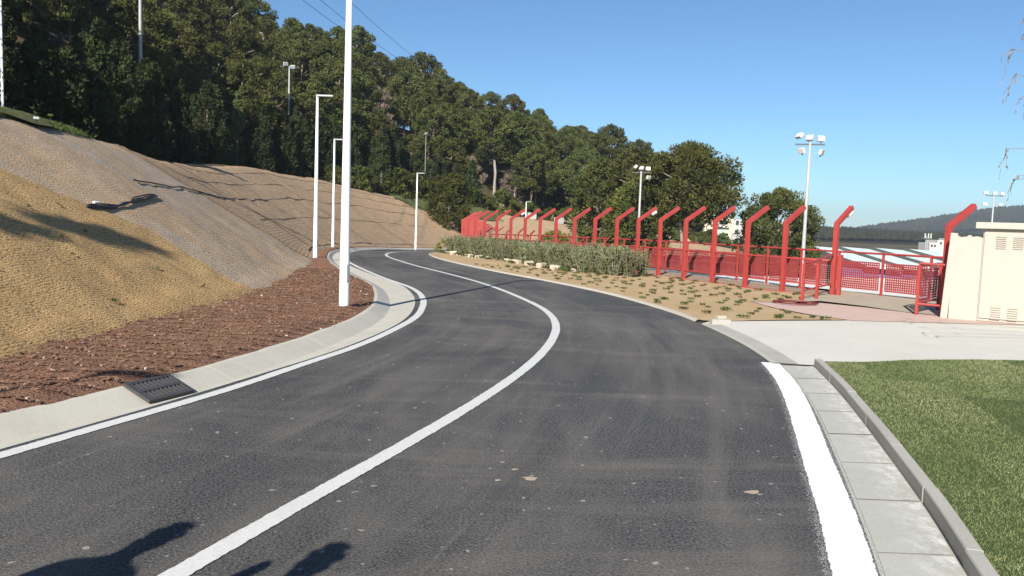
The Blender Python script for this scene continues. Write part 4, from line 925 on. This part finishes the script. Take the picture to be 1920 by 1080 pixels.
while s < s_of_y(160):
    p, nn = toe_at(np.array(s)); w = float(hs_of(p[1])) / GR
    for row in range(3):
        q = p + nn * (w + 1.6 + row * 2.6 + random.uniform(-.9, .9)); place(ub, random.randrange(3), float(q[0]), float(q[1]), random.uniform(.6, 1.15))
    s += random.uniform(2.0, 3.2)
# single trees one can point to
sc_ = make_cypress('slim_cypress', 'slim bright green cypress column standing out from the dark wood', 7.2, .62, 3600, .22, M['slim'], power=.5); sc_.location = (-25.6, 74, Hp(-25.6, 74))
b = make_pine('bushy_tree', 'round olive green bushy tree behind the right end of the far slope', 6.2, 3.0, .04, 46, 170, .34, M['bush'], M['bark'], cone=.35); b.location = (-7.4, 92, Hp(-7.4, 92) - .6)
for k, (x, y, sc, lb) in enumerate([(-6.5, 112, .9, 'leafless grey brown tree among the green wood above the bushy tree'), (-20.5, 118, 1.0, 'leafless grey brown tree high in the wood behind the nearest lamp'), (.0, 122, .95, 'leafless grey tree at the wood edge right of the bushy tree')]):
    dd = make_pine('dead_tree', lb, 8.5, 2.6, .12, 34, 150, .5, M['dead'], M['bark_grey'], dead=True); dd.location = (x, y, Hp(x, y) - .3); dd.scale = (sc,) * 3
p1 = make_pine('large_pine', 'large spreading bright green pine behind the red posts with two pale leaning trunks', 12.4, 5.2, .43, 80, 330, .38, M['pine_big'], M['bark_grey'], lean=.03, ntr=2, cone=.45); p1.location = (18.3, 85, Hp(18.3, 85) - .2)
p1b = make_pine('large_pine', 'tall thin topped pine at the left shoulder of the large bright pine', 13.0, 3.6, .22, 56, 200, .46, M['pine'], M['bark'], lean=.04); p1b.location = (13.6, 92, Hp(13.6, 92) - .2)
p1c = make_pine('large_pine', 'dark olive pine between the wood and the large bright pine', 11.8, 3.8, .18, 56, 200, .46, M['pine'], M['bark'], lean=.04); p1c.location = (10.2, 97, Hp(10.2, 97))
p1d = make_pine('large_pine', 'low olive pine beside the floodlight mast left of the large bright pine', 9.2, 3.4, .1, 50, 200, .42, M['pine_big'], M['bark'], lean=.04); p1d.location = (13.4, 86, Hp(13.4, 86))
p2 = make_pine('large_pine', 'broad crowned pine with a forked pale trunk standing right of the cream flats', 10.4, 4.6, .16, 74, 320, .38, M['pine'], M['bark_grey'], lean=.03, ntr=2, cone=.42); p2.location = (29.9, 90, Hp(29.9, 90) - .2)
p2b = make_pine('low_pine', 'low dark pine at the foot of the tall floodlight mast', 6.2, 2.6, .04, 46, 170, .42, M['pine'], M['bark'], cone=.4); p2b.location = (32.6, 92, Hp(32.6, 92))
yb = make_pine('yellow_shrub', 'yellow green upright shrub behind the middle red posts', 2.3, 1.25, .02, 40, 130, .20, M['pitto'], M['bark'], cone=.4); yb.location = (3.4, 64, Hp(3.4, 64))
# conifer left of the frame that throws the long shadow on the ochre mat, and its neighbours behind the camera
t0 = make_cypress('roadside_cypress', 'cypress left of the frame that throws its shadow over the ochre mat', 8.4, 1.2, 3000, .42, M['cypress'], power=.8); t0.location = (-12.5, -3.4, 3.8)
# oleander hedge
GO = 'oleander shrubs of the hedge in front of the red posts'
def make_oleander():
    t_ = thing('oleander_shrub', 'grey green oleander shrub in the low hedge below the red posts', 'shrub', group=GO); mb = MB(); Q = []
    for k in range(26):
        a = random.uniform(0, 6.28); r = random.uniform(0, .12); hh = random.uniform(.55, .98); sp_ = random.uniform(.05, .42); tip = Vector((r * math.cos(a) + sp_ * math.cos(a), r * math.sin(a) + sp_ * math.sin(a), hh)); root = Vector((r * math.cos(a), r * math.sin(a), -.05)); mb.tube([root, root.lerp(tip, .5) + Vector((0, 0, .04)), tip], [.011, .009, .004], 4, False)
        for j in range(56):
            f = random.uniform(.08, 1.0); c = root.lerp(tip, f); aa = random.uniform(0, 6.28); up = random.uniform(.25, 1.3); d = Vector((math.cos(aa), math.sin(aa), up)).normalized(); L = random.uniform(.09, .17); sd = d.cross(Vector((random.uniform(-1, 1), random.uniform(-1, 1), random.uniform(-1, 1)))).normalized() * random.uniform(.011, .019); Q.append([c, c + d * L * .5 + sd, c + d * L, c + d * L * .5 - sd])
    mb.build('stems', M['bark_grey'], t_); tris('leaves', np.array([[tuple(p) for p in q] for q in Q]), M['oleander'], t_); return t_
ol = [make_oleander() for _ in range(4)]
HW = resample(catmull([(3.6, 25.35), (3.3, 25.7), (2.75, 26.6), (1.55, 29.2), (.4, 32.2), (-.8, 35.4), (-1.9, 38.6), (-2.9, 41.8), (-3.5, 44.6)], .3), .62); Nh = -normals(HW)
for rw in range(2):
    for i, p in enumerate(HW):
        q = p + Nh[i] * (.18 + .62 * rw) + np.array([random.uniform(-.12, .12), random.uniform(-.12, .12)]); place(ol, random.randrange(4), float(q[0]), float(q[1]), random.uniform(.82, 1.08), z=float(zb(q[1])) + .03)
gb = [(-3.9, 45.6), (-3.75, 44.9), (-3.55, 43.9)]
lfp = make_pine('bright_bush', 'small bright green bush at the far left end of the oleander hedge', .75, .5, .02, 18, 60, .10, M['pitto'], M['bark'], cone=.3); lfp.location = (-3.95, 45.2, float(zb(45.2)) + .03)
# edging stones in front of the hedge
GS = 'pale stones edging the front of the hedge'
st0 = tag(MB().box((0, 0, .09), (.36, .22, .22)).build('edging_stone', M['stone'], bevel=.05), 'rough pale stone half buried in the sand at the front of the hedge', 'stone', GS)
fr_ = [p - Nh[i] * random.uniform(.22, .34) for i, p in enumerate(HW)]
stn = [p for i, p in enumerate(fr_) if i > 2 and i % 2 == 0 and p[1] > 25]
for i, p in enumerate(stn):
    o = st0 if i == 0 else st0.copy()
    if i: COL.objects.link(o)
    o.location = (p[0], p[1], float(zb(p[1])) + .0); o.rotation_euler = (random.uniform(-.1, .1), random.uniform(-.1, .1), random.uniform(0, 3.1)); q = random.uniform(.6, 1.15); o.scale = (q, q, q * random.uniform(.7, 1.1))
# ground cover plantlets in the sand
def make_plantlet():
    n = 44; a = rng.uniform(0, 6.28, n); r = rng.uniform(.0, .07, n) * (1 + .5 * (np.cos(a) > .3)); L = rng.uniform(.04, .085, n); el = rng.uniform(.15, 1.0, n); Q = []
    for k in range(n):
        c = Vector((r[k] * math.cos(a[k]) * 1.25, r[k] * math.sin(a[k]) * .8, .012 + .03 * random.random())); d = Vector((math.cos(a[k] + random.uniform(-.8, .8)), math.sin(a[k] + random.uniform(-.8, .8)), el[k])).normalized(); sd = d.cross(Vector((random.uniform(-1, 1), random.uniform(-1, 1), .6))).normalized() * random.uniform(.010, .017); Q.append([tuple(c), tuple(c + d * L[k] * .5 + sd), tuple(c + d * L[k]), tuple(c + d * L[k] * .5 - sd)])
    return tag(tris('ground_cover_plant', np.array(Q), M['plantlet']), 'small green ground cover plant in the sand bed between road and walkway', 'plant', 'young ground cover plants in the sand bed')
pls = [make_plantlet() for _ in range(4)]
pts = []
row = 0; yy = 14.2
while yy < 30:
    xx = -1.5 + (row % 2) * .3
    while xx < 8:
        pts.append((xx + random.uniform(-.17, .17), yy + random.uniform(-.17, .17))); xx += .60
    yy += .56; row += 1
pts = np.array(pts); kin = inside([tuple(p) for p in sp], pts[:, 0], pts[:, 1]); kin &= np.array([np.min(np.hypot(RIGHT[:, 0] - a, RIGHT[:, 1] - b)) > .35 and np.min(np.hypot(HW[:, 0] - a, HW[:, 1] - b)) > .40 and np.min(np.hypot(WALK[:, 0] - a, WALK[:, 1] - b)) > .3 for a, b in pts]); kin &= rng.random(len(pts)) > .06
print('PLANTS', kin.sum())
for i, (x, y) in enumerate(pts[kin][:290]): place(pls, random.randrange(4), float(x), float(y), random.uniform(.5, .95), z=float(zsand(np.array(x), np.array(y))))
GW = 'small weeds growing through the ochre mat'
wd = tag(make_plantlet(), 'small green weed sprouting through the ochre mat near its foot', 'weed', GW); wd.name = 'weed'
for k in range(22):
    sx_, dx_ = random.uniform(s_of_y(6), s_of_y(14)), random.uniform(.2, 3.0); X_, Y_, Z_ = slope_pt(np.array(sx_), np.array(dx_)); o = wd if k == 0 else wd.copy()
    if k: COL.objects.link(o)
    o.location = (float(X_), float(Y_), float(Z_) + .05); o.rotation_euler = (0, .5, random.uniform(0, 6)); o.scale = (random.uniform(.2, .5),) * 3
# weeds along the hedge along the hedge front
for i, p in enumerate(fr_[::1]):
    if i > 1: place(pls, i, float(p[0]) + random.uniform(-.2, .2), float(p[1]) - .12, random.uniform(1.2, 1.9), z=float(zsand(np.array(p[0]), np.array(p[1]))))
# bare tree right of the frame, its drooping twigs hang into view
bt = thing('bare_tree', 'nearly leafless tree right of the frame whose drooping twigs hang into the upper right corner', 'tree', (9.6, 9.3, .1)); mb = MB(); tw = MB(); Q = []
limb(mb, (0, 0, -.3), (-.2, .1, 3.2), .11, .07, .03, 6)
def twig(a, b, r, sag=.25):
    a, b = Vector(a), Vector(b); pts = [a.lerp(b, k / 6) + Vector((0, 0, -sag * (k / 6) ** 2 + sag * .4 * math.sin(math.pi * k / 6))) + Vector((random.uniform(-1, 1), random.uniform(-1, 1), random.uniform(-1, 1))) * .02 for k in range(7)]; tw.tube(pts, [r * (1 - .8 * k / 6) + .0012 for k in range(7)], 5); return pts
Tv = lambda x, y, z: Vector((x - 9.6, y - 9.3, z - .1))
for (z0, end) in ((2.9, (5.54, 9.3, 4.0)), (2.9, (5.70, 9.5, 3.72)), (3.1, (5.62, 9.2, 4.28)), (2.5, (5.66, 9.2, 3.42)), (2.3, (5.56, 9.3, 2.88)), (2.2, (5.75, 9.4, 2.52)), (3.0, (8.6, 12, 5.2)), (3.0, (11, 8, 5.0)), (2.6, (11.5, 10.5, 4.2))):
    end = Tv(end[0] + .07, end[1], end[2]); P_ = twig((-.2, .1, z0), end, .011, .18)
    for k in (5, 6):
        for j in range(3 if k == 6 else 1):
            e = P_[k] + Vector((random.uniform(-.12, .14), random.uniform(-.2, .2), random.uniform(-.30, .12))); q_ = twig(P_[k], e, .0045, .05)
            for f in range(5):
                c = q_[random.randrange(2, 7)]; d = Vector((random.uniform(-.4, .4), random.uniform(-.4, .4), -1)).normalized(); L = random.uniform(.025, .06); sd = d.cross(Vector((random.uniform(-1, 1), random.uniform(-1, 1), .1))).normalized() * .007; Q.append([tuple(c), tuple(c + d * L * .5 + sd), tuple(c + d * L), tuple(c + d * L * .5 - sd)])
mb.build('trunk', M['bark'], bt, smooth=True); tw.build('twigs', M['twig'], bt); tris('dry_leaves', np.array(Q), M['twig'], bt)

# ------------------------------------------------------------------ far things
# low cream apartment block between the pines
fz = Hp(66, 250); ab = thing('apartment_building', 'cream apartment block with balconies seen between the two large pines', 'building', (64.5, 250, fz), .12)
HB = 6.9 - fz
MB().box((-2.5, 5, HB / 2 - .7), (13, 10, HB - 1.4)).build('wall', M['bld'], ab); MB().box((6.5, 4.6, HB / 2 - 1.0), (5, 10, HB - 2)).build('side_wall', M['bldw'], ab); MB().box((-4, 5, HB - .5), (6, 6, 2.2)).build('roof_storey', M['bldw'], ab); MB().box((-4, 5, HB + .68), (6.8, 6.8, .3)).build('roof', M['terracotta'], ab)
for fl in range(5):
    z_ = HB - 3.0 - fl * 2.9
    if z_ < 1: break
    for x_ in (-7.2, -3.6): MB().box((x_, -.02, z_), (1.1, .12, 1.3)).build('window', M['win'], ab)
    for x_ in (.6,):
        MB().box((x_, -.03, z_), (2.4, .14, 1.6)).build('window', M['shutter'] if fl % 2 else M['win'], ab); MB().box((x_, -.5, z_ - 1.15), (3.4, 1.0, .9)).build('balcony', M['bldw'], ab)
    for x_ in (5.2, 7.4): MB().box((x_, -.42, z_), (1.0, .1, 1.4)).build('window', M['win'], ab)
# sports hall with saw-tooth roof
hz0 = Hp(48, 100); hall = thing('sports_hall', 'low hall with three pale saw tooth roofs and blue walls beyond the walkway', 'building', (41.6, 99, hz0), .05); top = -.15 - hz0
MB().box((12, 8, (top - 2.5) / 2), (26, 15, top - 2.5)).build('wall', M['bldw'], hall)
MB().box((12, .44, top - 2.95), (26, .12, 1.1)).build('blue_band', M['hblue'], hall)
for k in range(30): pass
for k in range(4):
    x0 = k * 4.9; z1, z0_ = top - .25, top - 2.2
    V = [(x0 - 1.2, 15.5, z1), (x0 + 5.0, 15.5, z1), (x0 + 6.2, -.6, z0_), (x0 + .8, -.6, z0_)]
    V = [(x0, 14, z1 + .25), (x0 + 4.75, 14, z1 + .0), (x0 + 6.55, -.8, z0_ - .12), (x0 + 1.9, -.8, z0_ + .12)]
    V += [(a, b_, c - .18) for a, b_, c in V]
    raw('roof', V, [(0, 1, 2, 3), (7, 6, 5, 4), (0, 4, 5, 1), (1, 5, 6, 2), (2, 6, 7, 3), (3, 7, 4, 0)], M['hroof'], hall)
    A_, B_ = Vector(V[0]), Vector(V[3]); MB().sweep([A_ + Vector((-.12, 0, .03)), B_ + Vector((-.12, 0, .03))], .12, .22).build('roof_edge', M['hdark'], hall)
for x, y, s, lb in ((177, 330, .8, 'white block of flats far behind the nearest red post'),):
    z_ = Hp(x, y); bb = thing('white_building', lb, 'building', (x, y, z_)); hh = (1.65 + (444 - 455) * y / 1495 - z_) if s > .5 else 3.5
    for k, (dx, w, e) in enumerate(((-5, 4, 1.0), (0, 6, 1.18), (7, 7, 1.3), (14, 6, 1.1))):
        hk = hh * 1.0 + (e - 1) * 8 * s; MB().box((dx * s, 4, hk / 2), (w * s, 9, hk)).build('wall', M['bldw'], bb)
        for q in range(2): MB().box((dx * s + (q - .5) * w * s * .4, -.53, hk - 1.6 * s), (1.0 * s, .08, 1.2 * s)).build('window', M['win'], bb)
rm = thing('radio_mast', 'thin grey lattice radio mast behind the hall roofs', 'mast', (98, 190, Hp(98, 190))); hh = 1.65 + (446 - 444) * 190 / 1495 - Hp(98, 190)
for sx, sy in ((-.4, -.4), (.4, -.4), (0, .4)): MB().tube([(sx, sy, 0), (sx * .5, sy * .5, hh)], .09, 5).build('leg', M['galv'], rm)
mb = MB()
for k in range(int(hh / 1.0)): mb.tube([(-.4 * (1 - .5 * k / hh), -.4 * (1 - .5 * k / hh), k), (.4 * (1 - .5 * (k + 1) / hh), -.4 * (1 - .5 * (k + 1) / hh), k + 1)], .05, 4)
mb.build('bracing', M['galv'], rm); MB().box((0, 0, hh - .6), (1.6, 1.6, .12)).build('antenna_platform', M['galv'], rm)
for sx in (-.7, .1, .7): MB().box((sx, -.6, hh - .1), (.25, .2, 1.2)).build('antenna', M['block'], rm)
hh_ = thing('red_roof_house', 'tiny house with a red roof on the low wooded rise right of the pines', 'house', (232, 600, Hp(232, 600))); zt = 1.65 + (439 - 437) * 600 / 1495 - Hp(232, 600)
MB().box((0, 0, zt / 2 - 1), (14, 8, zt - 2)).build('wall', M['bldw'], hh_); MB().add([(-8, -5, zt - 2), (8, -5, zt - 2), (8, 5, zt - 2), (-8, 5, zt - 2), (-7, 0, zt + .6), (7, 0, zt + .6)], [(0, 1, 5, 4), (2, 3, 4, 5), (1, 2, 5), (3, 0, 4), (3, 2, 1, 0)]).build('roof', M['terracotta'], hh_)
# white concrete blocks on the far bank
GBk = 'white concrete blocks on the far bank'; blk = tag(MB().box((0, 0, .3), (1.3, .7, .9)).build('concrete_block', M['block'], bevel=.03), 'white concrete block at the top of the far bank below the rocks', 'block', GBk)
for k, yv in enumerate((107, 112, 117, 122, 128, 134)):
    s = s_of_y(yv); p, nn = toe_at(np.array(s)); w = float(hs_of(p[1])) / GR; x_, y_, z_ = slope_pt(np.array(s), np.array(w * 1.0)); o = blk if k == 0 else blk.copy()
    if k: COL.objects.link(o)
    o.location = (float(x_), float(y_), float(z_)); o.rotation_euler = (0, 0, .5 + random.uniform(-.2, .2))
# overhead cables
for k, (a, b_, lb) in enumerate((((-21.4, 80, 22.6), (-20.3, 150, 29.2), 'thin overhead cable crossing the sky, leftmost of the three'), ((-19.7, 80, 22.7), (-18.4, 150, 28.9), 'thin overhead cable crossing the sky, middle one of the three'), ((-16.5, 80, 22.4), (-14.3, 150, 28.2), 'thin overhead cable crossing the sky right of the nearest lamp post'))):
    a = Vector(a); b_ = Vector(b_); d = b_ - a; P_ = [a + d * q + Vector((0, 0, 4 * .5 * (q * (q - 1)))) for q in np.linspace(-.5, 1, 24)]; tag(MB().tube(P_, .028, 4).build('overhead_cable', M['wire']), lb, 'cable')
# far ridge and the woods on it
fx = np.arange(120, 2000, 14.); fy = np.arange(420, 2100, 20.); FX, FY = np.meshgrid(fx, fy); Fz0 = H(FX, FY)
az = FX / FY
ridge = np.interp(az, [.36, .40, .44, .49, .53, .57, .60, .63, .66, .72, .8, 1.], [0, 3, 12, 24, 36, 49, 57, 61, 62, 55, 45, 30])
low = np.interp(az, [.3, .36, .42, .5, .7, 1.], [4.5, 6.3, 6.0, 4.8, 4, 3])
FZ = Fz0 - .5 + ridge * np.exp(-((FY - 1500) / 330) ** 2) * (1 + .10 * fbm(FX, FY, .006, 3)) + low * np.exp(-((FY - 640) / 130) ** 2) * (1 + .5 * fbm(FX, FY, .01, 3)); edge = smooth(120, 260, FX) * smooth(420, 500, FY); FZ = Fz0 - .6 + (FZ - Fz0 + .6) * edge
ix = np.arange(FX.size).reshape(FX.shape); struct(raw('hills', np.stack([FX, FY, FZ], -1).reshape(-1, 3), np.stack([ix[:-1, :-1], ix[:-1, 1:], ix[1:, 1:], ix[1:, :-1]], -1).reshape(-1, 4).tolist(), M['farwood'], smooth=True))
def blobs(n, ymin, ymax, size, azr):
    y = rng.uniform(ymin, ymax, n); x = y * rng.uniform(*azr, n); i = np.clip(np.searchsorted(fx, x), 1, len(fx) - 1); j = np.clip(np.searchsorted(fy, y), 1, len(fy) - 1); z = FZ[j, i]
    s = size * rng.uniform(.6, 1.35, n); base = np.array([[1, 0, 0], [-1, 0, 0], [0, 1, 0], [0, -1, 0], [0, 0, 1.2], [0, 0, -.6]]); Fc = [(0, 2, 4), (2, 1, 4), (1, 3, 4), (3, 0, 4), (2, 0, 5), (1, 2, 5), (3, 1, 5), (0, 3, 5)]
    Vv = base[None] * s[:, None, None] * rng.uniform(.7, 1.25, (n, 6, 1)) + np.c_[x, y, z + s * .4][:, None]; return Vv[:, Fc].reshape(-1, 3, 3)
tag(tris('far_wood', np.concatenate([blobs(9000, 1150, 1560, 4.6, (.38, .72)), blobs(3500, 500, 700, 2.6, (.32, .60))]), M['farwood']), kind='stuff')

# ------------------------------------------------------------------ two people left of the frame (their shadows fall on the road)
def person(loc, rz, label, arm):
    t_ = thing('person', label, 'person', loc, rz)
    J = [(0, 0, .95, .135), (0, 0, 1.15, .13), (0, .0, 1.36, .15), (0, 0, 1.47, .065), (0, .01, 1.53, .058), (0, .015, 1.60, .088), (0, .01, 1.70, .085),
         (.19, 0, 1.40, .058), (.24, .0, 1.14, .047), (.22, .12, .92, .036), (-.19, 0, 1.40, .058)] + ([(-.30, .10, 1.22, .047), (-.16, .32, 1.42, .036)] if arm else [(-.25, .0, 1.14, .047), (-.23, .1, .92, .036)]) + [
         (.10, 0, .88, .10), (.11, .02, .50, .068), (.12, 0, .09, .048), (.13, .14, .04, .040), (-.10, 0, .88, .10), (-.11, .02, .50, .068), (-.12, 0, .09, .048), (-.13, .14, .04, .040)]
    E_ = [(0, 1), (1, 2), (2, 3), (3, 4), (4, 5), (5, 6), (2, 7), (7, 8), (8, 9), (2, 10), (10, 11), (11, 12), (0, 13), (13, 14), (14, 15), (15, 16), (0, 17), (17, 18), (18, 19), (19, 20)]
    me = bpy.data.meshes.new('body'); me.from_pydata([j[:3] for j in J], E_, []); o = link('body', me, M['cloth_dark'], t_)
    mo = o.modifiers.new('skin', 'SKIN'); sv = me.skin_vertices[0].data
    for v_, j in zip(sv, J): v_.radius = (j[3], j[3] * (.75 if j[2] > .9 and abs(j[0]) < .05 and j[2] < 1.45 else 1))
    sv[0].use_root = True; ss = o.modifiers.new('sub', 'SUBSURF'); ss.levels = 2; ss.render_levels = 2
    hb = MB(); hb.tube([(0, -.01, 1.62), (0, -.02, 1.70), (0, -.01, 1.765), (0, 0, 1.79)], [.088, .098, .075, .02], 12); hb.build('hair', M['hair'], t_, smooth=True)
    return t_
person((-2.60, 1.30, 0), -.3, 'person in dark clothes standing on the road left of the frame, shadow reaching the lane', False)
person((-1.74, 1.10, 0), -.2, 'person in dark clothes nearer the camera whose head shadow lies right of the centre line', True)

# ------------------------------------------------------------------ air
hb = MB().box((0, 1110, 0), (5080, 3020, 1)); vv = [(x, y, -12 if z < 0 else 74) for x, y, z in hb.v]
hz_ = raw('haze', vv, hb.f); hm = bpy.data.materials.new('haze'); hm.use_nodes = True; nt = hm.node_tree; nt.nodes.remove(nt.nodes['Principled BSDF'])
pv = nt.nodes.new('ShaderNodeVolumePrincipled'); pv.inputs['Color'].default_value = (.80, .87, 1, 1); pv.inputs['Density'].default_value = HAZE; pv.inputs['Anisotropy'].default_value = .2
nt.links.new(pv.outputs[0], nt.nodes['Material Output'].inputs['Volume']); hz_.data.materials.append(hm); tag(hz_, kind='stuff')
